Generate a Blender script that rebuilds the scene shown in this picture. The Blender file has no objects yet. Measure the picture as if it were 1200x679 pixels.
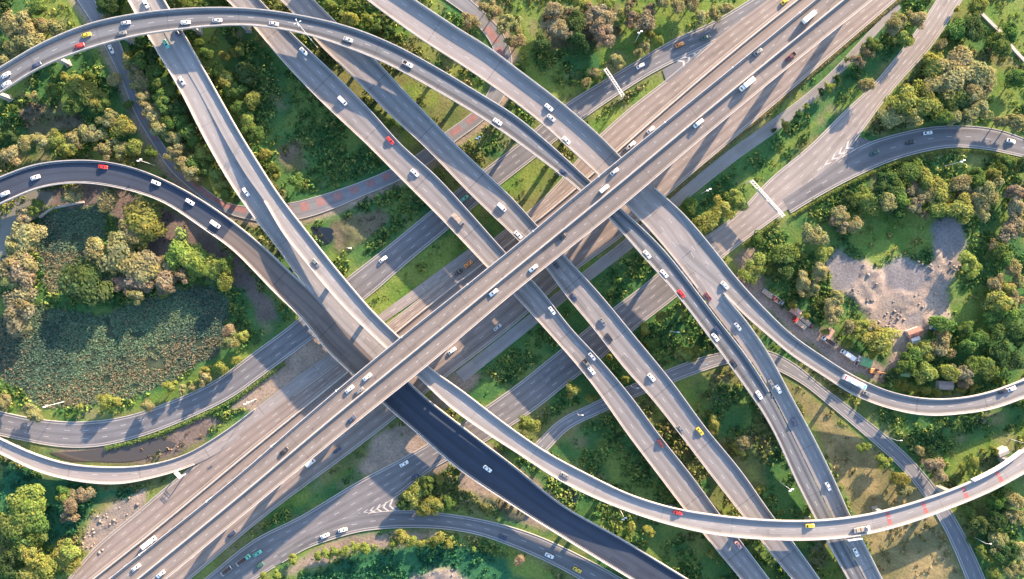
import bpy, math, random
import numpy as np
from mathutils import Vector, Matrix

random.seed(7)
rng = np.random.default_rng(11)
SC = bpy.context.scene
COL = SC.collection

# ---------------------------------------------------------------- camera, sky, sun, exposure
H = 320.0                      # drone height above the ground, metres
cam_d = bpy.data.cameras.new('camera')
cam = bpy.data.objects.new('camera', cam_d)
COL.objects.link(cam)
cam.location = (0, 0, H)
cam.rotation_euler = (0, 0, 0)
cam_d.sensor_width = 36.0
cam_d.lens = 24.0
cam_d.clip_start = 1.0
cam_d.clip_end = 6000.0
SC.camera = cam

SUN_EL = 17.0
SUN_AZ = 34.0                  # clockwise from +Y (picture up)
world = bpy.data.worlds.new('World')
SC.world = world
world.use_nodes = True
wn = world.node_tree
for n in list(wn.nodes):
    wn.nodes.remove(n)
wo = wn.nodes.new('ShaderNodeOutputWorld')
wb = wn.nodes.new('ShaderNodeBackground')
ws = wn.nodes.new('ShaderNodeTexSky')
ws.sky_type = 'NISHITA'
ws.sun_disc = False
ws.ozone_density = 2.2
ws.sun_elevation = math.radians(SUN_EL)
ws.sun_rotation = math.radians(SUN_AZ)
wb.inputs['Strength'].default_value = 0.15
wn.links.new(ws.outputs[0], wb.inputs[0])
wn.links.new(wb.outputs[0], wo.inputs[0])

sun_d = bpy.data.lights.new('sun', 'SUN')
sun_d.energy = 5.0
sun_d.angle = math.radians(0.6)
sun_d.color = (1.0, 0.735, 0.50)
sun = bpy.data.objects.new('sun', sun_d)
COL.objects.link(sun)
az, el = math.radians(SUN_AZ), math.radians(SUN_EL)
sdir = Vector((-math.sin(az) * math.cos(el), -math.cos(az) * math.cos(el), -math.sin(el)))
sun.rotation_euler = sdir.to_track_quat('-Z', 'Y').to_euler()
sun.location = (120, 190, 150)

SC.view_settings.view_transform = 'Standard'
SC.view_settings.look = 'None'
SC.view_settings.gamma = 1.0
SC.view_settings.use_curve_mapping = False
SC.view_settings.exposure = 2.02
SC.render.engine = 'CYCLES'
SC.cycles.max_bounces = 6
SC.cycles.diffuse_bounces = 3
SC.cycles.transparent_max_bounces = 6

# ---------------------------------------------------------------- helpers
PXM = 0.4                      # metres per photo pixel on the ground


def W(px, py, z=0.0):
    k = PXM * (H - z) / H
    return (px - 600.0) * k, (339.5 - py) * k


def link(o, parent=None):
    COL.objects.link(o)
    if parent is not None:
        o.parent = parent
    return o


def tag(o, label=None, cat=None, group=None, kind=None):
    if label:
        o['label'] = label
    if cat:
        o['category'] = cat
    if group:
        o['group'] = group
    if kind:
        o['kind'] = kind
    return o


def empty(name, loc=(0, 0, 0), rz=0.0):
    o = bpy.data.objects.new(name, None)
    o.empty_display_size = 0.5
    link(o)
    o.location = loc
    o.rotation_euler = (0, 0, rz)
    return o


def mesh_np(name, V, F, mat=None, uv=None, col=None, smooth=False):
    """V (n,3), F (m,k) equal-sided faces or list of tuples"""
    me = bpy.data.meshes.new(name)
    if isinstance(F, np.ndarray):
        n, k = F.shape
        me.vertices.add(len(V))
        me.vertices.foreach_set('co', np.asarray(V, dtype=np.float32).ravel())
        me.loops.add(n * k)
        me.loops.foreach_set('vertex_index', F.astype(np.int32).ravel())
        me.polygons.add(n)
        me.polygons.foreach_set('loop_start', np.arange(0, n * k, k, dtype=np.int32))
        me.polygons.foreach_set('loop_total', np.full(n, k, dtype=np.int32))
        me.update(calc_edges=True)
    else:
        me.from_pydata([tuple(map(float, v)) for v in V], [], [tuple(f) for f in F])
        me.update()
    if uv is not None:           # per-vertex uv
        lay = me.uv_layers.new(name='UVMap')
        idx = np.empty(len(me.loops), dtype=np.int32)
        me.loops.foreach_get('vertex_index', idx)
        lay.data.foreach_set('uv', np.asarray(uv, dtype=np.float32)[idx].ravel())
    if col is not None:
        a = me.color_attributes.new('Col', 'FLOAT_COLOR', 'POINT')
        c = np.ones((len(V), 4), dtype=np.float32)
        c[:, :3] = col
        a.data.foreach_set('color', c.ravel())
    if mat is not None:
        me.materials.append(mat)
    if smooth:
        me.polygons.foreach_set('use_smooth', np.ones(len(me.polygons), dtype=bool))
    return me


def obj(name, me, parent=None):
    return link(bpy.data.objects.new(name, me), parent)


class MB:
    """collects simple solids into one mesh"""
    def __init__(s):
        s.v, s.f = [], []

    def add(s, V, F):
        b = len(s.v)
        s.v += [tuple(v) for v in V]
        s.f += [tuple(i + b for i in f) for f in F]
        return s

    def box(s, x0, x1, y0, y1, z0, z1, c=0.0, rot=None):
        if c > 0:
            zc = z1 - c
            V = [(x0, y0, z0), (x1, y0, z0), (x1, y1, z0), (x0, y1, z0),
                 (x0, y0, zc), (x1, y0, zc), (x1, y1, zc), (x0, y1, zc),
                 (x0 + c, y0 + c, z1), (x1 - c, y0 + c, z1), (x1 - c, y1 - c, z1), (x0 + c, y1 - c, z1)]
            F = [(3, 2, 1, 0), (8, 9, 10, 11)]
            for i in range(4):
                j = (i + 1) % 4
                F += [(i, j, j + 4, i + 4), (i + 4, j + 4, j + 8, i + 8)]
        else:
            V = [(x0, y0, z0), (x1, y0, z0), (x1, y1, z0), (x0, y1, z0),
                 (x0, y0, z1), (x1, y0, z1), (x1, y1, z1), (x0, y1, z1)]
            F = [(3, 2, 1, 0), (4, 5, 6, 7)] + [(i, (i + 1) % 4, (i + 1) % 4 + 4, i + 4) for i in range(4)]
        if rot:
            V = [rot @ Vector(v) for v in V]
        return s.add(V, F)

    def tube(s, p, q, r0, r1=None, n=8, caps=True):
        r1 = r0 if r1 is None else r1
        p, q = Vector(p), Vector(q)
        d = (q - p).normalized()
        a = d.orthogonal().normalized()
        b = d.cross(a)
        V = []
        for c, r in ((p, r0), (q, r1)):
            for i in range(n):
                t = 2 * math.pi * i / n
                V.append(c + a * (r * math.cos(t)) + b * (r * math.sin(t)))
        F = [(i, (i + 1) % n, (i + 1) % n + n, i + n) for i in range(n)]
        if caps:
            F += [tuple(range(n - 1, -1, -1)), tuple(range(n, 2 * n))]
        return s.add(V, F)

    def mesh(s, name, mat=None):
        return mesh_np(name, s.v, s.f, mat)

    def obj(s, name, mat=None, parent=None):
        return obj(name, s.mesh(name, mat), parent)


def vnoise(x, y, scale, seed):
    """smooth value noise 0..1"""
    r = np.random.default_rng(seed).random((64, 64))
    u, v = x / scale, y / scale
    i, j = np.floor(u).astype(int), np.floor(v).astype(int)
    fu, fv = u - i, v - j
    fu, fv = fu * fu * (3 - 2 * fu), fv * fv * (3 - 2 * fv)
    g = lambda a, b: r[a % 64, b % 64]
    return (g(i, j) * (1 - fu) + g(i + 1, j) * fu) * (1 - fv) + (g(i, j + 1) * (1 - fu) + g(i + 1, j + 1) * fu) * fv


def fbm(x, y, scale, seed, octv=3):
    t, a, s = 0, 1.0, 0
    for k in range(octv):
        t = t + a * vnoise(x, y, scale / 2 ** k, seed + k)
        s += a
        a *= 0.55
    return t / s


# ---------------------------------------------------------------- materials
def newmat(name):
    m = bpy.data.materials.new(name)
    m.use_nodes = True
    nt = m.node_tree
    b = nt.nodes['Principled BSDF']
    return m, nt, b


def plain(name, rgb, rough=0.6, metal=0.0, noise=0.0, nscale=2.0):
    m, nt, b = newmat(name)
    b.inputs['Base Color'].default_value = (*rgb, 1)
    b.inputs['Roughness'].default_value = rough
    b.inputs['Metallic'].default_value = metal
    if noise > 0:
        tc = nt.nodes.new('ShaderNodeTexCoord')
        nz = nt.nodes.new('ShaderNodeTexNoise')
        nz.inputs['Scale'].default_value = nscale
        nz.inputs['Detail'].default_value = 5
        mx = nt.nodes.new('ShaderNodeMix')
        mx.data_type = 'RGBA'
        mx.inputs[6].default_value = (*[c * (1 - noise) for c in rgb], 1)
        mx.inputs[7].default_value = (*[min(1, c * (1 + noise)) for c in rgb], 1)
        nt.links.new(tc.outputs['Object'], nz.inputs['Vector'])
        nt.links.new(nz.outputs['Fac'], mx.inputs[0])
        nt.links.new(mx.outputs[2], b.inputs['Base Color'])
    return m


def road_mat(name, rgb, lanes=2, streak=0.25, mott=0.22, joint=0.0, slab=0.07):
    """UV: x = metres along, y = fraction across"""
    m, nt, b = newmat(name)
    N, L = nt.nodes, nt.links

    def math_(op, a, c=None, clamp=False):
        n = N.new('ShaderNodeMath')
        n.operation = op
        n.use_clamp = clamp
        for k, v in enumerate((a, c)):
            if v is None:
                continue
            if isinstance(v, (int, float)):
                n.inputs[k].default_value = v
            else:
                L.new(v, n.inputs[k])
        return n.outputs[0]

    uv = N.new('ShaderNodeUVMap')
    sp = N.new('ShaderNodeSeparateXYZ')
    L.new(uv.outputs[0], sp.inputs[0])
    u, v = sp.outputs[0], sp.outputs[1]
    # long streaks along the lanes
    cb = N.new('ShaderNodeCombineXYZ')
    L.new(math_('MULTIPLY', u, 0.012), cb.inputs[0])
    L.new(math_('MULTIPLY', v, 9.0 * lanes), cb.inputs[1])
    n1 = N.new('ShaderNodeTexNoise')
    n1.inputs['Scale'].default_value = 1.0
    n1.inputs['Detail'].default_value = 4
    L.new(cb.outputs[0], n1.inputs['Vector'])
    # blotches
    geo = N.new('ShaderNodeNewGeometry')
    n2 = N.new('ShaderNodeTexNoise')
    n2.inputs['Scale'].default_value = 0.09
    n2.inputs['Detail'].default_value = 6
    n2.inputs['Roughness'].default_value = 0.65
    L.new(geo.outputs['Position'], n2.inputs['Vector'])
    n3 = N.new('ShaderNodeTexNoise')
    n3.inputs['Scale'].default_value = 1.3
    n3.inputs['Detail'].default_value = 3
    L.new(geo.outputs['Position'], n3.inputs['Vector'])
    # dark oil band in the middle of each lane, broken by noise
    lane = math_('COSINE', math_('MULTIPLY', v, 2 * math.pi * lanes))
    lane = math_('MULTIPLY', math_('MULTIPLY', lane, -0.5), 1.0)
    lane = math_('MAXIMUM', lane, 0.0)
    band = math_('MULTIPLY', math_('MULTIPLY', lane, 2.0), math_('ADD', n1.outputs['Fac'], 0.25))
    f = math_('SUBTRACT', 1.0, math_('MULTIPLY', band, streak))
    f = math_('MULTIPLY', f, math_('ADD', math_('MULTIPLY', n1.outputs['Fac'], 0.7), 0.65))
    f = math_('MULTIPLY', f, math_('ADD', math_('MULTIPLY', n2.outputs['Fac'], 2 * mott), 1 - mott))
    f = math_('MULTIPLY', f, math_('ADD', math_('MULTIPLY', n3.outputs['Fac'], 0.16), 0.92))
    # slab to slab differences
    wn_ = N.new('ShaderNodeTexWhiteNoise')
    wn_.noise_dimensions = '2D'
    c2 = N.new('ShaderNodeCombineXYZ')
    L.new(math_('FLOOR', math_('DIVIDE', u, 24.0)), c2.inputs[0])
    L.new(math_('FLOOR', math_('MULTIPLY', v, float(lanes))), c2.inputs[1])
    L.new(c2.outputs[0], wn_.inputs['Vector'])
    f = math_('MULTIPLY', f, math_('ADD', math_('MULTIPLY', wn_.outputs['Value'], 2 * slab), 1 - slab))
    # square repair patches
    wp = N.new('ShaderNodeTexWhiteNoise')
    wp.noise_dimensions = '2D'
    c3 = N.new('ShaderNodeCombineXYZ')
    L.new(math_('FLOOR', math_('DIVIDE', math_('ADD', u, math_('MULTIPLY', math_('FLOOR', math_('MULTIPLY', v, 2.0 * lanes)), 3.7)), 9.0)), c3.inputs[0])
    L.new(math_('FLOOR', math_('MULTIPLY', v, 2.0 * lanes)), c3.inputs[1])
    L.new(c3.outputs[0], wp.inputs['Vector'])
    f = math_('MULTIPLY', f, math_('SUBTRACT', 1.0, math_('MULTIPLY', math_('GREATER_THAN', wp.outputs['Value'], 0.94), 0.16)))
    if joint > 0:
        fr = math_('FRACT', math_('DIVIDE', u, 32.0))
        j = math_('LESS_THAN', fr, 0.016)
        f = math_('MULTIPLY', f, math_('SUBTRACT', 1.0, math_('MULTIPLY', j, joint)))
    mx = N.new('ShaderNodeVectorMath')
    mx.operation = 'SCALE'
    mx.inputs[0].default_value = rgb
    L.new(f, mx.inputs['Scale'])
    L.new(mx.outputs[0], b.inputs['Base Color'])
    b.inputs['Roughness'].default_value = 0.82
    b.inputs['Specular IOR Level'].default_value = 0.3
    return m


def leaf_mat(name, rgb, trans=0.48, vcol=False):
    m = bpy.data.materials.new(name)
    m.use_nodes = True
    nt = m.node_tree
    N, L = nt.nodes, nt.links
    for n in list(N):
        N.remove(n)
    out = N.new('ShaderNodeOutputMaterial')
    mix = N.new('ShaderNodeMixShader')
    mix.inputs[0].default_value = trans
    d = N.new('ShaderNodeBsdfDiffuse')
    t = N.new('ShaderNodeBsdfTranslucent')
    hs = N.new('ShaderNodeHueSaturation')
    at = N.new('ShaderNodeAttribute')
    at.attribute_name = 'Col'
    if vcol:
        L.new(at.outputs['Color'], hs.inputs['Color'])
    else:
        vm = N.new('ShaderNodeVectorMath')
        vm.operation = 'MULTIPLY'
        vm.inputs[0].default_value = rgb
        L.new(at.outputs['Color'], vm.inputs[1])
        L.new(vm.outputs[0], hs.inputs['Color'])
        oi = N.new('ShaderNodeObjectInfo')
        mr = N.new('ShaderNodeMapRange')
        mr.inputs[3].default_value = 0.82
        mr.inputs[4].default_value = 1.12
        L.new(oi.outputs['Random'], mr.inputs[0])
        L.new(mr.outputs[0], hs.inputs['Value'])
        mh = N.new('ShaderNodeMath')
        mh.operation = 'MULTIPLY_ADD'
        ml = N.new('ShaderNodeMath')
        ml.operation = 'FRACT'
        m10 = N.new('ShaderNodeMath')
        m10.operation = 'MULTIPLY'
        m10.inputs[1].default_value = 13.7
        L.new(oi.outputs['Random'], m10.inputs[0])
        L.new(m10.outputs[0], ml.inputs[0])
        L.new(ml.outputs[0], mh.inputs[0])
        mh.inputs[1].default_value = 0.05
        mh.inputs[2].default_value = 0.475
        L.new(mh.outputs[0], hs.inputs['Hue'])
    L.new(hs.outputs[0], d.inputs[0])
    L.new(hs.outputs[0], t.inputs[0])
    L.new(d.outputs[0], mix.inputs[1])
    L.new(t.outputs[0], mix.inputs[2])
    L.new(mix.outputs[0], out.inputs[0])
    return m


M = {}
M['concrete'] = plain('concrete', (0.40, 0.36, 0.32), 0.85, noise=0.25, nscale=0.35)
M['parapet'] = plain('parapet_concrete', (0.40, 0.365, 0.335), 0.8, noise=0.38, nscale=0.55)
M['pier'] = plain('pier_concrete', (0.33, 0.31, 0.28), 0.9, noise=0.2, nscale=0.4)
M['white_paint'] = plain('road_paint', (0.43, 0.41, 0.38), 0.7, noise=0.35, nscale=0.6)
M['red_paint'] = plain('red_road_paint', (0.36, 0.11, 0.10), 0.8, noise=0.3, nscale=0.6)
M['red_surface'] = plain('red_surfacing', (0.23, 0.125, 0.12), 0.85, noise=0.45, nscale=0.4)
M['kerb'] = plain('kerb_concrete', (0.38, 0.36, 0.33), 0.85, noise=0.2, nscale=0.5)
M['steel'] = plain('galvanised_steel', (0.55, 0.56, 0.57), 0.5, 0.4)
M['steel_white'] = plain('white_steel', (0.72, 0.70, 0.67), 0.5)
M['lamp_glass'] = plain('lamp_glass', (0.75, 0.75, 0.72), 0.3)
M['bark'] = plain('bark', (0.13, 0.10, 0.075), 0.9, noise=0.3, nscale=1.0)
M['tyre'] = plain('tyre', (0.02, 0.02, 0.02), 0.85)
M['glass'] = plain('car_glass', (0.02, 0.025, 0.03), 0.12)
M['tail'] = plain('tail_lamp', (0.35, 0.02, 0.02), 0.3)
M['head'] = plain('head_lamp', (0.7, 0.7, 0.68), 0.2)
M['chassis'] = plain('chassis', (0.05, 0.05, 0.05), 0.7)
M['cargo'] = plain('load_bed', (0.10, 0.065, 0.05), 0.85, noise=0.4, nscale=1.5)
M['timber'] = plain('pale_load', (0.40, 0.30, 0.22), 0.85, noise=0.4, nscale=1.5)
CARCOL = {'white': (0.74, 0.73, 0.71), 'silver': (0.42, 0.43, 0.44), 'grey': (0.16, 0.165, 0.17), 'black': (0.025, 0.025, 0.03),
          'dark blue': (0.03, 0.045, 0.10), 'red': (0.50, 0.03, 0.025), 'maroon': (0.14, 0.03, 0.03), 'yellow': (0.65, 0.45, 0.03),
          'orange': (0.65, 0.22, 0.03), 'dark green': (0.03, 0.09, 0.07), 'pink': (0.60, 0.30, 0.28), 'teal': (0.10, 0.42, 0.33)}
for k, c in CARCOL.items():
    m = plain('paint_' + k.replace(' ', '_'), c, 0.32)
    m.node_tree.nodes['Principled BSDF'].inputs['Coat Weight'].default_value = 0.4
    M[k] = m
LEAF = {'o': (0.310, 0.298, 0.145), 'y': (0.270, 0.300, 0.085), 'g': (0.135, 0.210, 0.060),
        'd': (0.080, 0.135, 0.050), 'p': (0.305, 0.262, 0.170), 'b': (0.240, 0.320, 0.085)}
LEAFM = {k: leaf_mat('foliage_' + k, c) for k, c in LEAF.items()}
M['bushes'] = leaf_mat('undergrowth_leaves', (1, 1, 1), 0.2, vcol=True)

# ---------------------------------------------------------------- ribbons (roads and decks)


def catmull(P, step=3.0):
    P = np.array(P, float)
    Q = np.vstack([2 * P[0] - P[1], P, 2 * P[-1] - P[-2]])
    out = []
    for i in range(1, len(Q) - 2):
        p0, p1, p2, p3 = Q[i - 1], Q[i], Q[i + 1], Q[i + 2]
        n = max(2, int(np.linalg.norm(p2 - p1) / step))
        # centripetal-ish tangents
        d01, d12, d23 = [max(1e-6, np.linalg.norm(b - a)) for a, b in ((p0, p1), (p1, p2), (p2, p3))]
        m1 = ((p1 - p0) / d01 * d12 + (p2 - p1) / d12 * d01) / (d01 + d12) * d12
        m2 = ((p2 - p1) / d12 * d23 + (p3 - p2) / d23 * d12) / (d12 + d23) * d12
        t = np.linspace(0, 1, n, endpoint=False)[:, None]
        out.append((2 * t**3 - 3 * t**2 + 1) * p1 + (t**3 - 2 * t**2 + t) * m1 + (-2 * t**3 + 3 * t**2) * p2 + (t**3 - t**2) * m2)
    out.append(Q[-2][None])
    return np.vstack(out)


def resample(P, n):
    s = np.r_[0, np.cumsum(np.linalg.norm(np.diff(P, axis=0), axis=1))]
    t = np.linspace(0, s[-1], n)
    return np.c_[np.interp(t, s, P[:, 0]), np.interp(t, s, P[:, 1])]


def smooth1(a, k):
    if k < 2:
        return a
    p = np.r_[np.full(k, a[0]), a, np.full(k, a[-1])]
    ker = np.hanning(2 * k + 1)
    ker /= ker.sum()
    return np.convolve(p, ker, 'same')[k:-k]


RIB = {}


class Rib:
    """left and right edges in photo pixels; z profile as (fraction, metres)"""
    def __init__(s, key, left, right, z, ext=(135, 135), step=2.5):
        s.key = key
        E = []
        for P in (left, right):
            P = np.array(P, float)
            D = catmull(P, 2.0)
            if ext[0]:
                d = D[0] - D[6]
                D = np.vstack([D[0] + d / np.linalg.norm(d) * ext[0], D])
            if ext[1]:
                d = D[-1] - D[-7]
                D = np.vstack([D, D[-1] + d / np.linalg.norm(d) * ext[1]])
            E.append(D)
        ln = np.mean([np.linalg.norm(np.diff(D, axis=0), axis=1).sum() for D in E])
        N0 = max(8, int(ln * PXM / step))
        Lp, Rp = resample(E[0], N0), resample(E[1], N0)
        d1, d2 = resample(E[0], int(ln * 2)), resample(E[1], int(ln * 2))
        for _ in range(2):                # square the cross-sections to the centre line
            C0 = (Lp + Rp) / 2
            C0 = np.c_[smooth1(C0[:, 0], 3), smooth1(C0[:, 1], 3)]
            T0 = np.gradient(C0, axis=0)
            T0 /= np.linalg.norm(T0, axis=1)[:, None]
            got, ok = [], np.ones(len(C0), bool)
            for d in (d1, d2):
                v = d[None] - C0[:, None]
                al = np.abs((v * T0[:, None]).sum(2)) + np.where((v ** 2).sum(2) > 60 ** 2, 1e3, 0)
                j = al.argmin(1)
                ok &= al[np.arange(len(j)), j] < 1.2
                got.append(d[j])
            i0, i1 = np.nonzero(ok)[0][[0, -1]]
            Lp, Rp = got[0][i0:i1 + 1], got[1][i0:i1 + 1]
        Lp, Rp = [np.c_[smooth1(e[:, 0], 3), smooth1(e[:, 1], 3)] if len(e) > 20 else e for e in (Lp, Rp)]
        s.Lp, s.Rp, s.n = Lp, Rp, len(Lp)
        t = np.linspace(0, 1, s.n)
        if callable(z):
            s.z = z((s.Lp + s.Rp) / 2)
        else:
            zz = np.array(z, float).reshape(-1, 2)
            s.z = smooth1(np.interp(t, zz[:, 0], zz[:, 1]), max(1, s.n // 14) if len(zz) > 1 else 1)
        k = (PXM * (H - s.z) / H)[:, None]
        c = np.array([600.0, 339.5])
        f = np.array([1, -1.0])
        s.L, s.R = (s.Lp - c) * f * k, (s.Rp - c) * f * k
        s.C = (s.L + s.R) / 2
        s.Cp = (s.Lp + s.Rp) / 2
        s.s = np.r_[0, np.cumsum(np.linalg.norm(np.diff(s.C, axis=0), axis=1))]
        s.w = np.linalg.norm(s.R - s.L, axis=1)
        g = np.gradient(s.C, axis=0)
        s.T = g / np.linalg.norm(g, axis=1)[:, None]
        s.X = (s.R - s.L) / s.w[:, None]
        RIB[key] = s

    def at(s, q, f, dz=0.0, off=0.0):
        """points at arc lengths q and across fraction f (+ off metres to the right)"""
        q = np.atleast_1d(np.asarray(q, float))
        ip = lambda A: np.c_[np.interp(q, s.s, A[:, 0]), np.interp(q, s.s, A[:, 1])]
        L, R, X = ip(s.L), ip(s.R), ip(s.X)
        P = L + (R - L) * np.reshape(f, (-1, 1)) + X * off
        return np.c_[P, np.interp(q, s.s, s.z) + dz]

    def locate(s, P):
        """world xy (n,2) -> index, across fraction, along miss"""
        P = np.atleast_2d(P)
        d = ((P[:, None, :] - s.C[None]) ** 2).sum(2)
        i = d.argmin(1)
        X = s.R[i] - s.L[i]
        f = ((P - s.L[i]) * X).sum(1) / (X ** 2).sum(1)
        a = np.abs(((P - s.C[i]) * s.T[i]).sum(1))
        return i, f, a


A_ = [(127, 679), (300, 539), (332, 511), (475, 391), (543, 337), (600, 291), (685, 220), (745, 171), (900, 45), (955, 0)]
A_R = [(195, 679), (300, 592), (400, 510), (508, 423), (598, 347), (728, 243), (813, 171), (900, 99), (1023, 0)]
Rib('A', A_, A_R, [(0, 25), (0.35, 22.5), (0.55, 22.5), (0.8, 27), (1, 28)])
Rib('C', [(485, 0), (538, 35), (575, 58), (600, 77), (660, 123), (713, 170), (732, 190), (762, 217), (795, 250), (818, 290), (846, 342), (875, 378), (900, 415), (925, 462), (951, 510), (975, 559), (995, 604), (1008, 629), (1033, 679)],
    [(429, 0), (488, 43), (550, 83), (600, 118), (638, 148), (661, 169), (700, 205), (733, 240), (768, 278), (816, 338), (841, 371), (876, 416), (901, 455), (929, 510), (953, 559), (976, 606), (990, 633), (1014, 679)],
    [(0, 15.5), (0.33, 15.58), (0.45, 15.42), (0.62, 12.02), (0.80, 6.52), (1, 4.52)])


def z_with(base, tail, dz, join):
    """height of ribbon `base` at the nearest pixel where join(x, y), else own profile blended to it"""
    def f(P):
        b = RIB[base]
        d = ((P[:, None] - b.Cp[None]) ** 2).sum(2).argmin(1)
        zb = b.z[d] + dz
        on = np.array([join(x, y) for x, y in P])
        k = np.arange(len(P))
        zz = np.array(tail, float)
        own = np.interp(np.linspace(0, 1, len(P)), zz[:, 0], zz[:, 1])
        if on.any():
            ids = np.nonzero(on)[0]
            dist = np.min(np.abs(k[:, None] - ids[None]), axis=1)
            w = np.clip(1 - dist / 40.0, 0, 1)
            w = w * w * (3 - 2 * w)
            near = zb[ids[np.abs(k[:, None] - ids[None]).argmin(1)]]
            own = np.where(on, zb, own * (1 - w) + near * w)
        return np.where(on, own, smooth1(own, 4))
    return f


Rib('B', [(0, 80), (50, 51), (100, 30), (163, 16), (225, 10), (300, 11), (350, 18), (413, 33), (463, 53), (513, 80), (563, 110), (600, 133), (643, 168), (690, 211), (728, 245), (775, 290), (815, 340), (840, 373), (875, 418), (900, 457), (928, 510), (952, 559), (975, 606), (1013, 679)][::1],
    [(0, 110), (48, 80), (100, 59), (150, 45), (213, 35), (300, 31), (350, 39), (400, 54), (450, 74), (513, 108), (563, 138), (600, 163), (615, 174), (678, 223), (713, 256), (755, 303), (788, 340), (825, 388), (863, 440), (900, 495), (908, 510), (930, 559), (955, 609), (993, 679)],
    z_with('C', [(0, 14), (0.2, 14.5), (0.35, 15.6), (1, 15.6)], 0.02, lambda x, y: x > 760))
Rib('D', [(762, 216), (800, 250), (840, 297), (862, 325), (900, 366), (925, 390), (963, 417), (1000, 440), (1038, 457), (1088, 467), (1125, 466), (1163, 458), (1200, 444)],
    [(748, 228), (775, 268), (799, 303), (846, 343), (870, 368), (900, 394), (925, 415), (963, 440), (1000, 463), (1038, 478), (1088, 487), (1125, 485), (1163, 479), (1200, 466)],
    z_with('C', [(0, 15), (0.3, 12.0), (0.6, 9), (1, 7)], -0.03, lambda x, y: y < 345 and x < 860), ext=(0, 90))
Rib('E', [(305, 0), (343, 40), (388, 83), (435, 130), (471, 170), (510, 205), (550, 248), (590, 293), (635, 341), (668, 383), (705, 423), (740, 465), (773, 510), (808, 554), (844, 603), (868, 634), (902, 679)],
    [(265, 0), (300, 35), (325, 65), (375, 118), (430, 170), (470, 210), (520, 260), (570, 313), (603, 347), (645, 393), (688, 443), (735, 509), (775, 562), (800, 595), (825, 627), (868, 679)],
    [(0, 8.2), (0.3, 9), (0.5, 9.4), (0.66, 8.4), (0.85, 5.4), (1, 4.2)])
Rib('E2', [(368, 0), (394, 26), (433, 63), (480, 113), (535, 170), (575, 208), (600, 232), (630, 265), (661, 299), (699, 340), (743, 393), (788, 448), (826, 500), (870, 554), (900, 597), (930, 636), (961, 679)],
    [(328, 0), (344, 16), (370, 48), (413, 90), (455, 133), (495, 170), (548, 225), (600, 275), (641, 316), (658, 340), (695, 385), (730, 430), (763, 467), (797, 510), (825, 547), (870, 605), (900, 645), (928, 679)],
    [(0, 8.2), (0.3, 9), (0.5, 9.4), (0.66, 8.4), (0.85, 5.4), (1, 4.2)])
MID = [(172, 0), (196, 45), (229, 100), (267, 170), (290, 208), (308, 233), (333, 275), (360, 309), (385, 340), (453, 409)]
Rib('G', [(193, 0), (215, 38), (250, 100), (290, 170), (300, 186), (325, 225), (363, 275), (412, 336), (440, 368), (468, 395), (503, 430), (538, 455), (600, 502), (638, 528), (688, 555), (738, 579), (790, 595), (845, 604), (900, 609), (963, 609), (1013, 603), (1075, 587), (1125, 569), (1175, 544), (1200, 525)],
    MID + [(488, 440), (525, 475), (572, 509), (600, 527), (663, 567), (725, 595), (775, 612), (825, 624), (900, 632), (963, 632), (1008, 627), (1050, 617), (1113, 595), (1163, 574), (1200, 554)],
    [(0, 8.2), (0.10, 8.6), (0.20, 9.6), (0.34, 15.4), (0.5, 15.2), (0.7, 12.6), (0.85, 12.2), (1, 10.5)])
Rib('F', [(x + 1.5, y - 0.5) for x, y in MID[:6]] + [(337, 273), (364, 307), (389, 338), (457, 406), (480, 430)],
    [(150, 0), (175, 45), (208, 100), (244, 170), (270, 215), (300, 258), (325, 290), (353, 330), (400, 383), (440, 424), (462, 450)],
    [(0, 8.18), (0.25, 8.6), (0.4, 9.2), (0.62, 8.57), (0.72, 8.53), (1, 8.53)], ext=(90, 0))
Rib('H', [(0, 208), (38, 194), (83, 188), (120, 189), (155, 196), (200, 214), (250, 243), (300, 281), (353, 330), (402, 372), (448, 412), (480, 448), (553, 508), (600, 544), (660, 592), (725, 629), (807, 679)],
    [(0, 240), (50, 220), (95, 215), (140, 221), (188, 236), (238, 268), (275, 295), (300, 320), (319, 340), (353, 373), (385, 413), (414, 440), (450, 474), (488, 507), (530, 544), (600, 592), (650, 624), (740, 679)],
    [(0, 8.5), (1, 8.5)])
Rib('J', [(0, 513), (35, 529), (75, 542), (125, 547), (170, 545), (213, 534), (258, 509), (300, 478), (350, 440), (385, 416), (440, 372), (492, 334), (530, 306), (558, 286)],
    [(0, 531), (50, 554), (93, 564), (140, 567), (180, 560), (230, 544), (268, 523), (310, 490), (358, 454), (392, 426), (446, 381), (500, 343), (537, 312), (563, 291)],
    [(0, 5.2), (0.15, 5.0), (0.42, 0.6), (0.5, 0.06), (1, 0.06)], ext=(90, 0))
# ground roads
Rib('I', [(0, 483), (38, 491), (100, 495), (150, 488), (200, 471), (250, 448), (300, 412), (333, 388), (405, 328), (450, 293), (505, 248), (560, 205), (610, 167), (663, 123), (708, 95), (735, 79), (788, 48), (838, 25), (880, 0)],
    [(0, 510), (33, 517), (68, 523), (113, 523), (140, 518), (175, 508), (225, 488), (275, 463), (300, 445), (353, 406), (440, 340), (480, 305), (525, 268), (575, 225), (630, 182), (683, 139), (725, 110), (763, 86), (830, 53), (870, 30), (915, 0)],
    [(0, 0.06)])
Rib('L1', [(80, 679), (105, 649), (165, 597), (200, 567), (230, 544), (305, 490), (385, 432), (450, 383), (505, 340), (560, 295), (640, 230), (702, 160), (740, 126), (780, 95), (830, 53), (900, 0)],
    [(107, 679), (170, 629), (300, 522), (385, 453), (463, 389), (520, 343), (600, 281), (680, 215), (728, 172), (900, 26), (933, 0)],
    [(0, 0.09)])
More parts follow.
